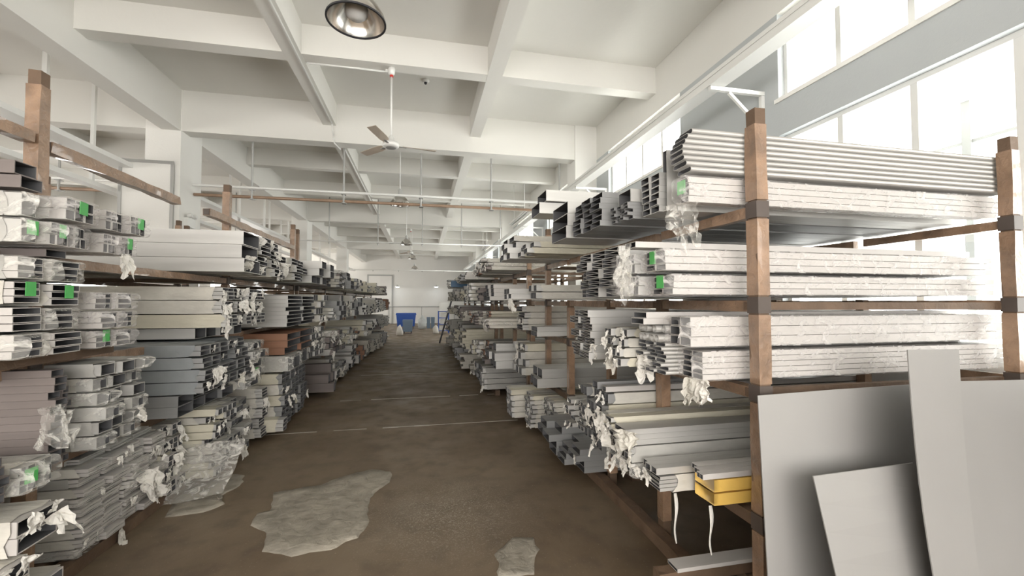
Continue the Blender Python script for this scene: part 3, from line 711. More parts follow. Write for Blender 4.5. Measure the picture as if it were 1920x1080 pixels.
# level C
z0 = 1.50
yc = P(1312, 660, X=1.70).y
place(R, 1.72, yc, yc+.23, z0, z0+.2, 1, 1, 'bundle', 'third shelf down, lower of the near pair', wrap='film', mt='white', n=(2, 5), jx=0, look='pale wrapped bundle with dark cells', t=.003)
place(R, 1.64, yc, yc+.25, z0+.21, z0+.42, 1, 1, 'bundle', 'third shelf down, upper of the near pair', wrap='film', mt='white', n=(2, 3), jx=0)
place(R, 1.62, yc+.26, yc+.62, z0, z0+.22, 3, 8, 'tube', 'third shelf down, honeycomb pile', mt='alu', look='thin flat tube', name='flat_tube', t=.0025, jx=.03)
place(R, 1.6, yc+.27, yc+.6, z0+.222, z0+.282, 6, 1, 'round', 'on the honeycomb pile', mt='alu', jx=.03)
place(R, 1.62, yc+.28, yc+.56, z0+.284, z0+.34, 5, 1, 'round', 'on the row of round tubes', mt='alu', jx=.03, look='upper small round tube')
place(R, 1.5, yc+.3, yc+.48, z0+.345, z0+.43, 1, 2, 'tube', 'third shelf down above the round tubes', mt='white', look='pale box tube')
place(R, 1.5, yc+.64, yc+.9, z0, z0+.3, 2, 4, 'bundle', 'third shelf down, torn pile beyond the honeycomb tubes', mt='alu', n=(2, 1), rag=1, wrap='paper', jx=.04)
place(R, 1.42, 3.4, 3.85, 1.51, 1.93, 2, 7, 'tube', 'third shelf down, ribbed pile with torn paper', mt='alu', grid=(1, 2), diag=1, look='dark ribbed profile', name='fluted_profile', jx=.04)
# level D (lowest shelf)
z0 = .72
p = P(1330, 951, Z=z0-.01)
for k in range(2):
    t = thing('yellow_parcel', ('lower' if k == 0 else 'upper')+' of two glossy yellow wrapped parcels on the lowest shelf', 'parcel', (1.8, 2.37, z0+.083*k+.001*k))
    b = sleeve(.75, .2, .08, 1, .004, x0=0, nl=10, npm=4, seed=k+2, ragged=0, ends=True); b.v = [(x, y+.1, z) for x, y, z in b.v]; part('kraft_wrap', b, M['yellow'], t, True)
    b = MB(); b.box(.28, .34, -.009, -.003, .0, .08); part('clear_tape', b, M['film'], t)
zz = z0+.17
for k in range(3):
    place(R, 1.72+.03*k, 2.37+.068*k, 2.434+.068*k, zz, zz+.035, 1, 1, 'tube', 'lying on the yellow parcels, %s from the camera' % ordi(k), mt='white', grid=(2, 1), look='bright white channel bar', name='channel_bar', L=1.9, jx=0)
place(R, 1.56, 2.6, 2.8, z0, z0+.12, 1, 1, 'bundle', 'lowest shelf beside the yellow parcels', wrap='paper', n=(1, 4), rag=1, jx=0, look='flat folded paper bundle')
place(R, 1.54, 2.6, 2.8, z0+.125, z0+.17, 3, 1, 'tube', 'on the flat folded paper bundle', mt='alu', look='thin silver tube')
place(R, 1.5, 2.84, 3.26, z0, z0+.24, 2, 2, 'bundle', 'lowest shelf behind the yellow parcels', wrap='paper2', n=(2, 2), rag=.5, film=.8, jx=.03)
place(R, 1.46, 2.84, 3.02, z0+.245, z0+.36, 1, 3, 'tube', 'lowest shelf, above the grey-wrapped bundles', mt='alu', look='long silver channel', t=.003)
place(R, 1.42, 3.04, 3.26, z0+.245, z0+.4, 2, 3, 'bundle', 'lowest shelf, ragged pile above', wrap='paper', n=(1, 1), rag=1, jx=.03)
place(R, 1.53, 3.4, 3.9, z0, z0+.5, 3, 5, 'bundle', 'lowest shelf, ragged pile past the short post', wrap='paper', mt='alu_dark', n=(2, 1), rag=.8, jx=.04)
place(R, 1.55, 3.42, 3.5, z0+.505, z0+.55, 1, 1, 'tube', 'topping the ragged paper pile', mt='white', look='long bright box tube')
place(R, 1.52, 3.55, 3.66, z0+.505, z0+.57, 1, 1, 'tube', 'topping the ragged paper pile', mt='alu_dark', look='dark capped box tube')
place(R, 1.5, 3.95, 4.27, z0, z0+.3, 2, 5, 'bundle', 'end of the lowest shelf, small ragged heap', wrap='paper2', n=(2, 1), rag=.8, jx=.06)
# floor on the window side
place(R, 1.72, 4.44, 4.98, .12, .38, 2, 4, 'tube', 'floor beneath the ragged paper pile', mt='alu_dark', jx=.1, look='dark grey floor tube')
place(R, 1.6, 5.02, 5.6, .12, .46, 2, 4, 'tube', 'floor, between ragged pile and paper piles', mt='alu_dark', jx=.1, look='dark grey floor tube')
board(R, 'sleeper', 'timber sleeper under the dark floor tubes', 'sleeper', 2.3, 2.4, 4.4, 5.62, 0, .118, M['timber'], 'floor sleepers')
place(R, 1.78, 5.72, 6.15, .11, .59, 3, 7, 'bundle', 'floor by the middle post', wrap='paper', n=(2, 1), rag=.3, jx=.04)
place(R, 1.62, 6.2, 6.68, .11, .59, 3, 7, 'bundle', 'floor, second pile by the middle post', wrap='paper', n=(2, 1), rag=.2, jx=.04)
place(R, 1.42, 6.8, 7.2, .11, .57, 2, 5, 'bundle', 'floor, farthest pile by the middle post', wrap='paper', n=(3, 1), rag=.2, jx=.02)
board(R, 'sleeper', 'timber sleeper under the paper piles by the middle post', 'sleeper', 2.3, 2.4, 5.66, 7.3, 0, .108, M['timber'], 'floor sleepers')
# middle rack
place(R, 1.72, 7.2, 7.9, .72, 1.27, 3, 4, 'bundle', 'lowest shelf past the second tall post', wrap='paper', n=(2, 1), rag=.4, jx=.04)
place(R, 1.72, 7.2, 7.9, 1.5, 1.93, 2, 4, 'bundle', 'third shelf down past the second tall post', wrap='paper', n=(1, 2), rag=.4, jx=.04)

place(R, 1.72, 6.1, 6.6, .72, 1.0, 2, 2, 'tube', 'lowest shelf between the two tall posts', mt='alu', jx=.05)
place(R, 1.62, 5.9, 6.25, 1.5, 1.64, 2, 2, 'tube', 'third shelf down at the middle post', mt='alu', look='silver stacked tube')
place(R, 1.55, 5.75, 6.1, 2.04, 2.25, 2, 2, 'bundle', 'second shelf down past the middle post', n=(1, 1), wrap='paper', jx=.02)
place(R, 1.3, 6.2, 6.6, 2.04, 2.2, 2, 2, 'tube', 'second shelf down before the next tall post', mt='alu', jx=.03)
place(R, 1.25, 5.9, 6.6, 2.62, 2.86, 3, 3, 'tube', 'top shelf before the next tall post', mt='alu', jx=.12, look='long pale tube')
place(R, 1.35, 5.2, 5.85, 2.62, 2.78, 3, 2, 'bundle', 'top shelf over the middle post', wrap='cream', n=(1, 1), jx=.08)
place(R, 1.25, 5.9, 6.6, 2.87, 2.96, 2, 1, 'bundle', 'topmost before the next tall post', wrap='paper', n=(1, 1), jx=.12)
place(R, 1.3, 9.1, 9.7, .11, .58, 2, 4, 'bundle', 'floor pile past the second tall post',  wrap='paper2', n=(2, 1), rag=.15, jx=.04)
board(R, 'sleeper', 'timber sleeper under the low floor pile past the second tall post', 'sleeper', 2.3, 2.4, 7.35, 8.95, 0, .108, M['timber'], 'floor sleepers')

# ================================================================== stock on the left side
# top shelf, near bay
place(Lf, -2.25, 3.15, 3.9, 2.35, 2.51, 4, 1, 'bundle', 'left top shelf, lower row by the nearest post', wrap='film', mt='white', n=(3, 2), green=((0, 0), (3, 0)), jx=.03)
place(Lf, -2.2, 3.2, 4.0, 2.52, 2.68, 4, 1, 'bundle', 'left top shelf, upper row by the nearest post', wrap='film', mt='white', n=(3, 2), green=((0, 0), (2, 0)), jx=.05, film=1)
place(Lf, -2.3, 3.02, 3.14, 2.35, 2.66, 1, 2, 'bundle', 'left top shelf, first in front of the nearest post', wrap='paper2', n=(1, 1), film=1, jx=.0, green=((0, 0),))
place(Lf, -2.31, 3.0, 3.15, 2.67, 2.745, 1, 1, 'tube', 'topmost in front of the nearest left post', mt='alu_brown', look='dark-mouthed bronze box tube', L=2.6, t=.005)
place(Lf, -2.34, 2.99, 3.14, 2.75, 2.83, 1, 1, 'tube', 'crowning the pile in front of the nearest left post', mt='alu_brown', look='upper dark-mouthed box tube', L=2.6, t=.005)
# second level, near bay (z 1.58)
z0 = 1.60
z0 = 1.66
place(Lf, -2.3, 2.98, 3.2, z0, z0+.32, 1, 2, 'bundle', 'left middle shelf, front pile', wrap='paper2', mt='white', n=(1, 3), film=.6, jx=.03, t=.005)
place(Lf, -2.3, 3.22, 3.47, z0, z0+.62, 1, 4, 'bundle', 'left middle shelf, second pile from camera', wrap='paper2', mt='white', n=(1, 3), green=((0, 2),), film=.5, jx=.04, t=.005)
place(Lf, -2.3, 3.0, 3.2, z0+.325, z0+.62, 1, 2, 'bundle', 'left middle shelf, upper front pile', wrap='paper2', mt='white', n=(1, 3), green=((0, 0),), film=.4, jx=.03, t=.005)
board(Lf, 'plank', 'timber plank under the nearest left middle shelf bundles', 'plank', -4.6, -2.4, 2.99, 3.98, 1.6, 1.655, M['timber'])
place(Lf, -2.25, 3.6, 3.96, z0, z0+.42, 2, 3, 'bundle', 'left middle shelf, third pile from camera', wrap='film', mt='white', n=(1, 3), green=((0, 0),), jx=.04)
place(Lf, -2.34, 3.26, 3.42, z0+.63, z0+.68, 1, 1, 'tube', 'bridging the middle shelf piles', mt='alu_brown', look='single flat box tube')
# third level, near bay (.88)
z0 = .88
place(Lf, -2.32, 3.3, 3.4, z0+.06, z0+.68, 1, 13, 'tube', 'left lower shelf slim-tube wall', mt='alu_brown', jx=.025, t=.004)
place(Lf, -2.34, 3.41, 3.46, z0+.06, z0+.6, 1, 12, 'tube', 'behind the slim-tube wall', mt='alu_brown', jx=.02, t=.004, look='narrow bronze slim tube')
board(Lf, 'plank', 'timber plank under the slim-tube wall', 'plank', -4.6, -2.45, 3.28, 4.1, .875, .935, M['timber'])
place(Lf, -2.25, 3.6, 4.1, z0+.06, z0+.68, 3, 6, 'bundle', 'left lower shelf beside the slim-tube wall', wrap='paper2', mt='alu', n=(1, 1), film=.55, jx=.05, t=.006)
place(Lf, -2.25, 3.0, 3.26, z0+.0, z0+.17, 2, 1, 'bundle', 'left lower shelf, nearest low pile', wrap='paper2', mt='alu', n=(2, 3), film=1, green=((0, 0),), jx=.03)
place(Lf, -2.28, 2.7, 2.95, z0, z0+.25, 2, 5, 'tube', 'left lower shelf at the picture edge', mt='alu_brown', jx=.03)
# floor stack
z0 = .11
place(Lf, -2.44, 3.76, 4.75, .11, .77, 4, 9, 'bundle', 'left floor pile', wrap='paper2', mt='white', n=(1, 2), diag=2, jx=.05, rag=.3, t=.005, film=.25)
place(Lf, -2.44, 4.78, 5.12, z0, z0+.66, 2, 5, 'bundle', 'end of the left floor pile, ragged', wrap='paper', mt='white', n=(2, 2), jx=.05, rag=1)
place(Lf, -2.5, 3.8, 4.7, .775, .83, 3, 1, 'bundle', 'left floor pile, crosswise cover row', wrap='paper2', mt='alu', n=(1, 2), jx=.06, diag=1, film=.4)
board(Lf, 'sleeper', 'timber sleeper under the left floor pile', 'sleeper', -2.75, -2.65, 2.2, 8.6, 0, .105, M['timber'], 'floor sleepers')
board(Lf, 'sleeper', 'rear timber sleeper under the left floor piles', 'sleeper', -4.6, -4.5, 2.2, 8.6, 0, .105, M['timber'], 'floor sleepers')
for k, (x, ya_, yb_, za_, zb_) in enumerate(((-2.18, 2.9, 3.2, .585, .79), (-2.16, 2.62, 3.0, .345, .575), (-2.2, 2.95, 3.3, .11, .34))):
    place(Lf, x, ya_, yb_, za_, zb_, 1, 1, 'bundle', 'nearest low left pile, %s from the top' % ordi(k), wrap='paper', mt='white', n=(1, 2), rag=1, jx=0, look='large paper-wrapped hollow profile', t=.008)
# second bay
place(Lf, -2.03, 5.45, 5.95, 2.35, 2.83, 1, 3, 'tube', 'left top shelf past the nearest post', mt='alu', look='large pale box tube', L=3.0, jx=.03, t=.006)
place(Lf, -2.04, 5.43, 5.442, 2.45, 2.84, 1, 1, 'tube', 'x', mt='paper') if False else None
place(Lf, -2.05, 6.0, 6.9, 2.35, 2.86, 2, 4, 'bundle', 'left top shelf over the second post', wrap='paper', n=(1, 2), rag=.85, jx=.05)
z0 = 1.62
place(Lf, -2.1, 5.15, 6.5, z0+.1, z0+.55, 4, 3, 'bundle', 'left middle shelf past the nearest post', wrap='paper', n=(2, 3), rag=.85, jx=.05, t=.005)
place(Lf, -2.35, 5.2, 6.38, 1.6, 1.715, 5, 1, 'tube', 'left, under the middle shelf paper bundles', mt='alu', jx=.08, t=.005)
z0 = .9
place(Lf, -2.12, 4.7, 5.9, z0+.2, z0+.68, 3, 4, 'bundle', 'left lower shelf past the nearest post', wrap='slate', mt='alu_dark', n=(2, 2), rag=.85, jx=.06, t=.006, look='dark grey four-window bundle')
place(Lf, -2.3, 4.7, 5.88, .88, 1.09, 4, 2, 'tube', 'left, under the slate-grey bundles', mt='alu_dark', jx=.06, t=.005)
place(Lf, -2.2, 5.2, 5.85, .11, .84, 3, 9, 'bundle', 'left floor, flat-strip pile', wrap='paper', mt='alu', n=(2, 1), rag=.3, jx=.07)
place(Lf, -2.1, 5.9, 6.6, .9, 1.5, 2, 5, 'bundle', 'left lower shelf by the second post', wrap='paper', n=(1, 1), film=1, green=((0, 1), (1, 3)), rag=.5, jx=.05)
place(Lf, -2.2, 5.92, 6.2, .11, .78, 1, 6, 'bundle', 'left floor by the second post', wrap='paper2', n=(1, 1), rag=.6, jx=.06, diag=1)
place(Lf, -2.15, 6.25, 6.75, .11, .80, 1, 5, 'bundle', 'left floor just past the second post', wrap='paper', n=(1, 3), rag=.2, jx=.05, t=.005)
place(Lf, -2.05, 7.0, 8.3, .11, .92, 3, 5, 'bundle', 'left floor, paper pile before the third post', wrap='paper', mt='alu_dark', n=(2, 2), rag=.3, jx=.05, t=.005)
place(Lf, -1.95, 6.78, 6.97, .11, .3, 1, 1, 'bundle', 'left floor, jutting into the aisle', wrap='paper', n=(1, 3), rag=.2, jx=0, t=.006)
# third bay
place(Lf, -2.0, 7.0, 8.6, 1.62, 2.1, 2, 8, 'tube', 'left middle shelf past the second post', mt='alu', jx=.03, look='long silver tube', t=.004)
place(Lf, -2.0, 7.0, 8.4, 1.2, 1.52, 2, 3, 'tube', 'left lower shelf past the second post', mt='red', jx=.03, t=.006)
place(Lf, -2.0, 7.0, 8.4, .94, 1.19, 2, 1, 'bundle', 'left, under the reddish-brown profiles', wrap='paper2', mt='alu', n=(2, 1), film=1, jx=.04)
place(Lf, -2.0, 8.45, 9.4, .95, 1.52, 3, 5, 'bundle', 'left lower shelf before the third post', wrap='paper', n=(2, 1), rag=.5, jx=.05)
place(Lf, -2.05, 7.0, 8.2, 2.35, 2.72, 3, 3, 'bundle', 'left top shelf past the second post', wrap='paper', n=(1, 2), rag=.4, jx=.1)
place(Lf, -1.9, 8.3, 9.4, 2.35, 2.75, 3, 3, 'tube', 'left top shelf before the third post', mt='alu', jx=.15)
place(Lf, -1.95, 8.7, 9.4, 1.62, 2.15, 2, 4, 'bundle', 'left middle shelf before the third post', wrap='paper', n=(2, 1), rag=.5, jx=.08)

# ================================================================== far racks, filled shelf by shelf
def fill(side, y0, y1, shelves, xe, where, dens=.9, lod=0):
    for (z0, z1, sname) in shelves:
        y = y0; along = 0
        while y < y1-.25:
            wd = rnd.uniform(.35, .8); wd = min(wd, y1-y)
            hh = (z1-z0)*rnd.uniform(.55, .97)
            x = xe+(rnd.uniform(-.16, .12) if side == 'R' else rnd.uniform(-.12, .16))
            rr = rnd.randint(3, 5) if lod >= 0 else rnd.randint(3, 7); cc = max(1, int(wd/.28))
            kind = 'tube' if rnd.random() < .3 else 'bundle'
            wrap = rnd.choice(('paper', 'paper', 'paper2', 'paper2', 'cream')); mt = rnd.choice(('alu', 'alu', 'alu_dark', 'white', 'alu_brown')) if rnd.random() > .06 else 'red'
            place(side, x, y, y+wd, z0, z0+hh, cc, rr, kind, '%s pile of %s %s' % (ordi(along), sname, where), mt=mt, wrap=wrap, n=(2, 1), rag=.6, jx=.08, lod=lod, cols_word='deep', top_missing=1, missing=.3,
                  L=rnd.uniform(1.4, 2.2) if side == 'R' else rnd.uniform(1.6, 2.6), film=.2, look=None if kind == 'bundle' else None)
            y += wd+rnd.uniform(.03, .12)/dens; along += 1
SH = lambda lv, top: [(.11, lv[0]-.12, 'floor'), (lv[0]+.01, lv[1]-.12, 'low shelf'), (lv[1]+.01, lv[2]-.12, 'middle shelf')] + ([(lv[2]+.01, lv[3]-.12, 'upper shelf'), (lv[3]+.01, top, 'top shelf')] if len(lv) > 3 else [(lv[2]+.01, top, 'top shelf')])
fill('R', 8.0, 10.85, SH(RL, 2.98)[1:], 1.28, 'before window-side column', lod=0)
fill('R', 9.75, 10.85, SH(RL, 2.9)[:1], 1.3, 'before window-side column')
fill('R', 11.6, 20.4, SH(RL, 2.95), 1.25, 'past window-side column', lod=-1)
fill('L', 9.55, 15.2, SH(LL, 2.8), -1.95, 'past left column')
fill('L', 15.5, 23.6, SH(LL, 2.75), -1.8, 'far left rack', lod=-1)
for (s_, m_, k_), mb in FAR.items():
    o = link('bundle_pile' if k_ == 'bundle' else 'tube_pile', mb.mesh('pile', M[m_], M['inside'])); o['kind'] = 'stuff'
    what = {'alu': 'silver tubes', 'alu_dark': 'grey tubes', 'alu_brown': 'bronze tubes', 'white': 'white tubes', 'red': 'brown tubes', 'paper': 'paper-wrapped bundles', 'paper2': 'grey-wrapped bundles', 'cream': 'cream-wrapped bundles'}[m_]
    tag(o, 'distant piled '+what+(' on the far window-side racks past the first column' if s_ == 'R' else ' on the farthest left rack near the bins'), 'stock')

for (s_, x, y0, y1, w_) in (('R', 1.6, 9.0, 11.1, 'window side before the first column'), ('R', 1.6, 11.5, 20.6, 'window side past the first column'), ('L', -2.75, 8.8, 23.7, 'far left racks'),
                            ('R', 2.9, 9.0, 11.1, 'window side, rear, before the first column'), ('R', 2.7, 11.5, 20.6, 'window side, rear, past the first column'), ('L', -3.6, 8.8, 23.7, 'far left racks, rear')):
    board(s_, 'sleeper', 'long timber sleeper under the floor stock, '+w_, 'sleeper', x-.05, x+.05, y0, y1, 0, .108, M['timber'], 'floor sleepers')

# ================================================================== leaning steel sheets at the right
def sheet(name, label, cols_, th=.006):
    """cols_: list of vertical edges (points top->bottom), lofted into a bent sheet with thickness"""
    b = MB(); m = len(cols_[0]); n = len(cols_)
    nrm = Vector((0, -1, 0))
    for off in (0, th):
        for col in cols_:
            for p in col: b.v.append((p.x, p.y+off, p.z))
    k = m*n
    for i in range(n-1):
        for j in range(m-1):
            a = i*m+j; q = (a, a+1, a+m+1, a+m)
            b.f.append(q); b.f.append(tuple(reversed([x+k for x in q]))); b.mi += [0, 0]
    rim = [i*m for i in range(n)]+[(n-1)*m+j for j in range(1, m)]+[i*m+m-1 for i in range(n-2, -1, -1)]+[j for j in range(m-2, 0, -1)]
    for a, c in zip(rim, rim[1:]+rim[:1]): b.f.append((a, c, c+k, a+k)); b.mi.append(0)
    me = b.mesh(name, M['steel']); o = link(name, me); tag(o, label, 'metal sheet'); return o
def col(u0, v0, y0, u1, y1, bend=0., m=10, z1=.0):
    """edge from pixel (u0, v0) at depth y0 down to the floor, passing column u1 at the picture bottom, at depth y1"""
    a = P(u0, v0, Y=y0); c = P(u1, 1080, Y=y1); d = (c-a); e = a+d*((z1-a.z)/d.z); out = []
    for i in range(m):
        t = i/(m-1); p = a.lerp(e, t); p.x += bend*math.sin(math.pi*min(1, t*1.0)); p.z = max(p.z, z1); out.append(p)
    return out
sheet('steel_sheet', 'wide pale grey steel sheet leaning on the nearest tall post', [col(1421, 742, 2.13, 1440, 1.95), col(1560, 731, 2.13, 1580, 1.95), col(1712, 721, 2.13, 1730, 1.95)])
sheet('steel_sheet', 'smaller pale steel sheet leaning in front, lower than the others', [col(1525, 893, 1.86, 1568, 1.72), col(1712, 868, 1.86, 1762, 1.72)])
# large darker sheet, tall narrow tongue at its upper left
L1 = col(1702, 656, 1.86, 1768, 1.62, bend=-.06, m=12); L2 = col(1798, 655, 1.88, 1850, 1.62, bend=-.05, m=12)
sheet('steel_sheet', 'tall narrow steel strip rising above the other leaning sheets', [L1, L2])
sheet('steel_sheet', 'widest darker steel sheet at the right picture edge', [col(1728, 716, 1.92, 1800, 1.66, bend=-.03), col(1850, 714, 1.92, 1900, 1.66), col(1990, 711, 1.92, 2010, 1.66)])
# straps hanging below the lowest shelf
def strap(u, v0, v1, y, label):
    a = P(u, v0, Y=y); c = P(u+2, v1, Y=y); b = MB(); n = 10; pts = []
    for i in range(n+1):
        t = i/n; p = Vector((0, 0, 0)).lerp(c-a, t); w = .011*(1-.5*t)
        x = p.x+.008*math.sin(t*7); pts.append((x-w, p.y+.006*math.sin(t*9), p.z)); pts.append((x+w, p.y-.006*math.sin(t*5), p.z))
    b.v = pts+[(x, y_+.002, z) for x, y_, z in pts]; k = len(pts)
    for i in range(n): q = (2*i, 2*i+1, 2*i+3, 2*i+2); b.f += [q, tuple(reversed([x+k for x in q])), (2*i, 2*i+2, 2*i+2+k, 2*i+k), (2*i+1, 2*i+1+k, 2*i+3+k, 2*i+3)]; b.mi += [0]*4
    o = link('hanging_strap', b.mesh('hanging_strap', M['scrap'], smooth=True)); o.location = a; tag(o, label, 'strap', 'paper straps below the lowest shelf')
strap(1266, 925, 1020, 2.62, 'crumpled white paper strap hanging from the flat folded bundle')
strap(1332, 948, 1042, 2.42, 'thin white paper strap hanging below the yellow parcels')
# cross timber at the foot of the nearest post, with a bright bar on it
t = thing('cross_timber', 'timber lying on the floor at the foot of the nearest tall post', 'timber', (1.9, 2.62, .0))
b = MB(); b.bar((-.36, 0, .17), (2.1, 0, .17), .08, .08, wob=.004); part('timber_bar', b, M['timber'], t)
b = MB(); b.box(.3, .4, -.05, .05, 0, .12); b.box(1.9, 2.0, -.05, .05, 0, .11); part('packer', b, M['timber'], t)
place(R, 1.66, 2.56, 2.68, .215, .24, 1, 1, 'tube', 'on the cross timber at the foot of the nearest tall post', mt='white', look='bright bar', name='channel_bar', L=1.6, jx=0)
# loose sheets of paper and film hanging from the stock
def drape(side, X, u, v, size, label, mt='scrap', seed=1, rz=0., n=9, wide=1., name='hanging_paper'):
    p = P(u, v, X=X); best = None
    for (s_, x_, y_, z_, w_, h_) in ITEMS:
        if s_ != side: continue
        cy = min(max(p.y, y_-w_/2), y_+w_/2); cz = min(max(p.z, z_+.01), z_+h_-.005); d_ = (cy-p.y)**2+(cz-p.z)**2+.3*(x_-X)**2
        if best is None or d_ < best[0]: best = (d_, Vector((x_-(.004 if side == 'R' else -.004), cy, cz)))
    if best: p = best[1]
    o = link(name, crumple(seed, size*.8, wide, 14).mesh(name, M[mt])); o.location = p; o.rotation_euler = (0, 0, H+rz); tag(o, label, 'paper')
dr = [('R', 1.62, 1172, 640, .2, 'torn white paper hanging at the left end of the honeycomb tubes'), ('R', 1.6, 1200, 665, .2, 'torn white paper hanging lower at the honeycomb tubes'),
      ('R', 1.6, 1145, 650, .15, 'narrow torn paper below the dark ribbed profiles'), ('R', 1.66, 1290, 712, .2, 'pale paper flap hanging below the honeycomb tubes'),
      ('R', 1.72, 1330, 718, .16, 'ragged cream flap hanging under the lower cream bundle'), ('R', 1.36, 1118, 745, .26, 'large white paper flap over the ragged pile'),
      ('R', 1.4, 1190, 780, .2, 'crumpled paper between the ragged pile and the nearest post'), ('R', 1.3, 1065, 772, .12, 'crumpled white paper at the end of the lowest shelf'),
      ('R', 1.42, 1150, 830, .13, 'flat paper scrap below the ragged pile'), ('R', 1.46, 1184, 845, .12, 'torn paper end of the silver channels'),
      ('R', 1.25, 1010, 845, .1, 'paper scrap at the foot of the paper piles'), ('R', 1.3, 960, 560, .2, 'grey paper hanging from the second shelf past the middle post'),
      ('R', 1.3, 905, 590, .4, 'broad grey paper sheet hanging past the middle post'),
      ('L', -2.0, 300, 478, .2, 'pointed paper strip hanging from the large pale box tubes'), ('L', -2.05, 425, 600, .22, 'knotted paper hanging under the wrapped bundles'),
      ('L', -2.05, 470, 480, .2, 'torn white paper at the top left shelf end'), ('L', -2.05, 535, 490, .22, 'torn white paper over the second left post'),
      ('L', -2.1, 400, 690, .16, 'torn paper on the four-window bundles'), ('L', -2.1, 450, 700, .16, 'torn paper between the four-window bundles'),
      ('L', -2.35, 285, 880, .26, 'large crumpled white paper on the left floor pile'), ('L', -2.35, 312, 900, .22, 'crumpled white paper at the end of the left floor pile'),
      ('L', -2.15, 460, 835, .16, 'white paper scrap at the end of the flat-strip pile'), ('L', -2.0, 590, 720, .14, 'white paper strip at the end of the paper pile'),
      ('L', -2.02, 320, 770, .14, 'small torn paper on the flat-strip pile'), ('L', -2.3, 260, 990, .16, 'paper flap at the foot of the left floor pile')]
for k, (s_, X, u, v, sz, lab) in enumerate(dr): drape(s_, X, u, v, sz, lab, seed=k+3, rz=rnd.uniform(-.7, .7), mt='scrap' if k % 3 else 'paper')
drape('R', 1.34, 1165, 455, .42, 'drooping clear plastic bag end at the film bundles', mt='film2', seed=50, name='plastic_bag_end', wide=.5)
drape('R', 1.5, 1245, 415, .3, 'bunched clear plastic under the tube grid', mt='film2', seed=51, name='plastic_bag_end', rz=.6)
b = MB(); n = 26; m = 9
for i in range(n+1):
    for j in range(m+1):
        s_, q = i/n, j/m; d = noise.noise_vector(Vector((s_*5, q*3, 2.2)))*.05+noise.noise_vector(Vector((s_*17, q*9, 4)))*.018
        b.v.append((-3.5+1.62*s_*(1-.1*q)+.12*q+d.x, 5.14-.30*q**1.5+d.y, max(.012, .50-.50*q*(1-.35*abs(s_-.55))+d.z*.7)))
for i in range(n):
    for j in range(m): b.f.append((i*(m+1)+j, (i+1)*(m+1)+j, (i+1)*(m+1)+j+1, i*(m+1)+j+1)); b.mi.append(0)
tag(link('plastic_sheet', b.mesh('plastic_sheet', M['film3'], smooth=True)), 'wide translucent plastic sheet spilling from the flat-strip pile onto the floor', 'plastic sheet')
drape('L', -2.1, 160, 760, .3, 'bunched plastic at the lower left bundles', mt='film2', seed=53, name='plastic_bag_end')
# ladder leaning on the far window-side rack
p0 = P(824, 643, Z=0); p1 = P(851, 548, Y=p0.y+.6)
t = thing('ladder', 'dark steel ladder leaning against the far window-side stock', 'ladder', p0)
d = p1-p0
for s_ in (-.17, .17):
    b = MB(); b.bar((0, s_, 0), (d.x, d.y+s_, d.z), .06, .05, up=(0, 1, 0)); part('rail', b, M['black'], t)
for i in range(1, 9):
    q = d*(i/9); b = MB(); b.cyl((q.x, q.y-.14, q.z), (q.x, q.y+.14, q.z), .016, 8); part('rung', b, M['black'], t)
b = P(846, 538.5, X=1.0)
tag(link('blue_box_tube', pocketed(.9, .3, .22, .01, 1, 1, 1).mesh('blue_box_tube', mat('dark_blue_paint', (.03, .10, .20), .4)), None, b), 'dark blue box section jutting above the ladder', 'tube')
# far end of the hall
def bin_(u0, u1, v0, v1, Y, label, m, wheels=True, lid=True):
    a = P(u0, v1, Y=Y); c = P(u1, v0, Y=Y); w = c.x-a.x; h = max(.3, c.z); k = w/2
    t = thing('wheeled_bin', label, 'bin', ((a.x+c.x)/2, Y, 0), 'plastic bins at the far wall'); r = .1 if wheels else 0
    b = MB(); n = len(b.v)
    for z, s_ in ((r, .86), (h*.9, 1)): b.v += [(-k*s_, -.3*s_, z), (k*s_, -.3*s_, z), (k*s_, .3*s_, z), (-k*s_, .3*s_, z)]
    b.f = [(3, 2, 1, 0), (0, 1, 5, 4), (1, 2, 6, 5), (2, 3, 7, 6), (3, 0, 4, 7)]; b.mi = [0]*5; part('body', b, m, t)
    b = MB(); b.box(-k*1.04, k*1.04, -.32, .32, h*.86, h*.92); part('rim', b, m, t)
    if lid: b = MB(); b.box(-k*1.0, k*1.0, -.3, .3, h*.92, h*.98); b.box(-k*.2, k*.2, -.34, -.3, h*.9, h*.95); part('lid', b, m, t)
    if wheels:
        for sx in (-.7, .7):
            for sy in (-.22, .22):
                b = MB(); b.cyl((sx*k-.02, sy, .08), (sx*k+.03, sy, .08), .08, 12); part('wheel', b, M['black'], t)
    return t
bin_(743, 780, 586, 606, 34.0, 'large blue bin at the far wall behind the trolley bin', M['blue'])
bin_(755, 774, 599, 615, 28.0, 'grey-blue wheeled trolley bin in the far aisle', M['bluegrey'])
bin_(800, 807, 594, 608, 33.0, 'small dark blue drum-like bin, first of two beside the sacks', M['bluegrey'], False)
bin_(808, 815, 594, 608, 33.0, 'small dark blue drum-like bin, second beside the sacks', M['bluegrey'], False)
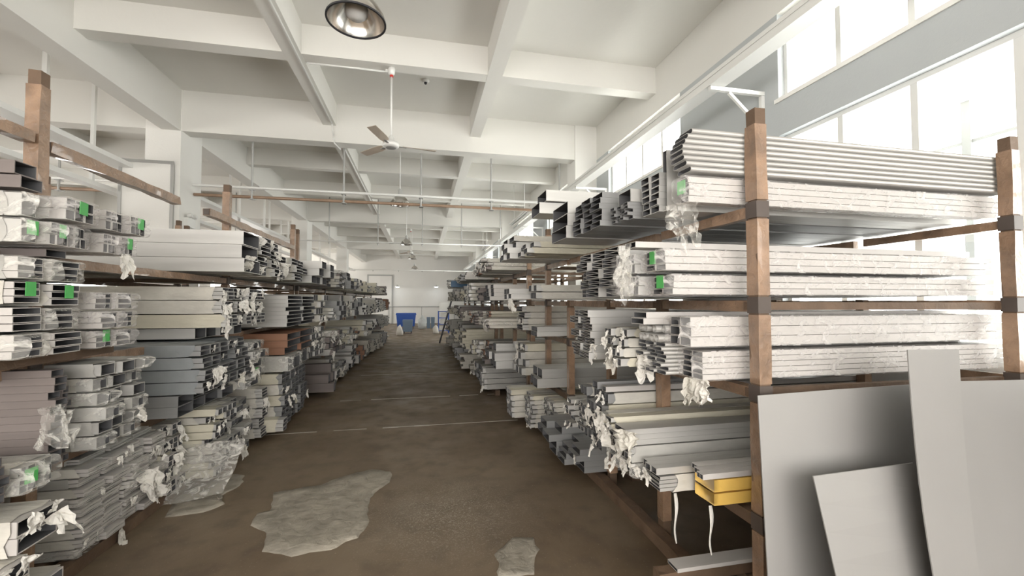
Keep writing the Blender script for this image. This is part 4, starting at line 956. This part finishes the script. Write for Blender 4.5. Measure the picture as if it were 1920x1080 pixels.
for (u0, u1, v0, Y, lab, m, seed) in ((784, 799, 591, 32.0, 'bulging grey woven sack at the far wall', 'sacks', 1), (745, 756, 609, 26.0, 'white plastic heap beside the left rack end', 'scrap', 2), (812, 822, 610, 27.0, 'white plastic heap by the blue shelf cart', 'scrap', 3)):
    a = P(u0, v0, Y=Y); c = P(u1, v0, Y=Y); k = (c.x-a.x)/2; h = max(.35, a.z); b = MB()
    prof = [(0.01, 0), (k*.95, .02), (k*1.05, h*.3), (k*.95, h*.65), (k*.5, h*.88), (.02, h)]
    b.lathe(prof, n=16); b.v = [(x+noise.noise(Vector((x*3+seed, y*3, z*3)))*.12, y+noise.noise(Vector((x*3, y*3+seed, z*3)))*.12, z) for x, y, z in b.v]
    tag(link('sack' if seed == 1 else 'plastic_heap', b.mesh('sack', M[m], smooth=True), None, ((a.x+c.x)/2, Y, 0)), lab, 'sack' if seed == 1 else 'heap')
a = P(822, 612, Y=27.5); c = P(841, 583, Y=27.5); w = c.x-a.x; h = c.z
t = thing('shelf_cart', 'bright blue wire shelf cart beyond the ladder', 'cart', (a.x+w/2, 27.5, 0))
for sx in (-1, 1):
    for sy in (-.3, .3): b = MB(); b.box(sx*w/2-.025, sx*w/2+.025, sy-.025, sy+.025, 0, h); part('upright', b, M['blue'], t)
for k in range(4): b = MB(); b.box(-w/2+.026, w/2-.026, -.3, .3, .15+k*(h-.2)/3, .19+k*(h-.2)/3); part('shelf', b, M['blue'], t)
for k in range(3):
    q = thing('carton', ('lowest', 'middle', 'upper')[k]+' white carton on the blue shelf cart', 'carton', (a.x+w/2+.05*(k-1), 27.5, .191+k*(h-.2)/3), 'cartons on the shelf cart'); b = MB(); b.box(-w*.3, w*.3, -.25, .25, 0, .3); part('box', b, M['scrap'], q); b = MB(); b.box(-w*.3, w*.3, -.03, .03, .3, .304); part('tape', b, M['tape'], q)
q = thing('carton', 'pale carton on top of the blue shelf cart', 'carton', (a.x+w/2, 27.5, h+.002)); b = MB(); b.box(-w*.4, w*.4, -.28, .28, 0, .55); part('box', b, M['plaster'], q); b = MB(); b.box(-w*.4, w*.4, -.03, .03, .55, .554); part('tape', b, M['tape'], q)
# handrail and door outline on the far wall
t = thing('handrail', 'thin grey rail along the far wall above the bins', 'rail', (0, YF-.08, 0))
b = MB(); b.cyl((-3.5, 0, 1.55), (3.6, 0, 1.55), .03, 8); part('rail', b, M['greypipe'], t)
for x in (-3, 0, 3): b = MB(); b.cyl((x, 0, 0), (x, 0, 1.52), .025, 8); part('stanchion', b, M['greypipe'], t)
b = MB(); a = P(690, 516, Y=YF-.02); c = P(736, 516, Y=YF-.02)
t = link('door_1', None, None, (a.x, YF-.03, 0)); t['kind'] = 'structure'; w = c.x-a.x; zt_ = a.z
b.box(-.06, .06, -.03, .03, 0, zt_+.06); b.box(w-.06, w+.06, -.03, .03, 0, zt_+.06); b.box(.06, w-.06, -.03, .03, zt_-.06, zt_+.06); part('door_frame', b, M['greypipe'], t)
b = MB(); b.box(.062, w/2-.005, -.015, .015, .01, zt_-.062); part('door_leaf', b, M['plaster'], t); b = MB(); b.box(w/2+.005, w-.062, -.015, .015, .01, zt_-.062); part('door_leaf', b, M['plaster'], t)
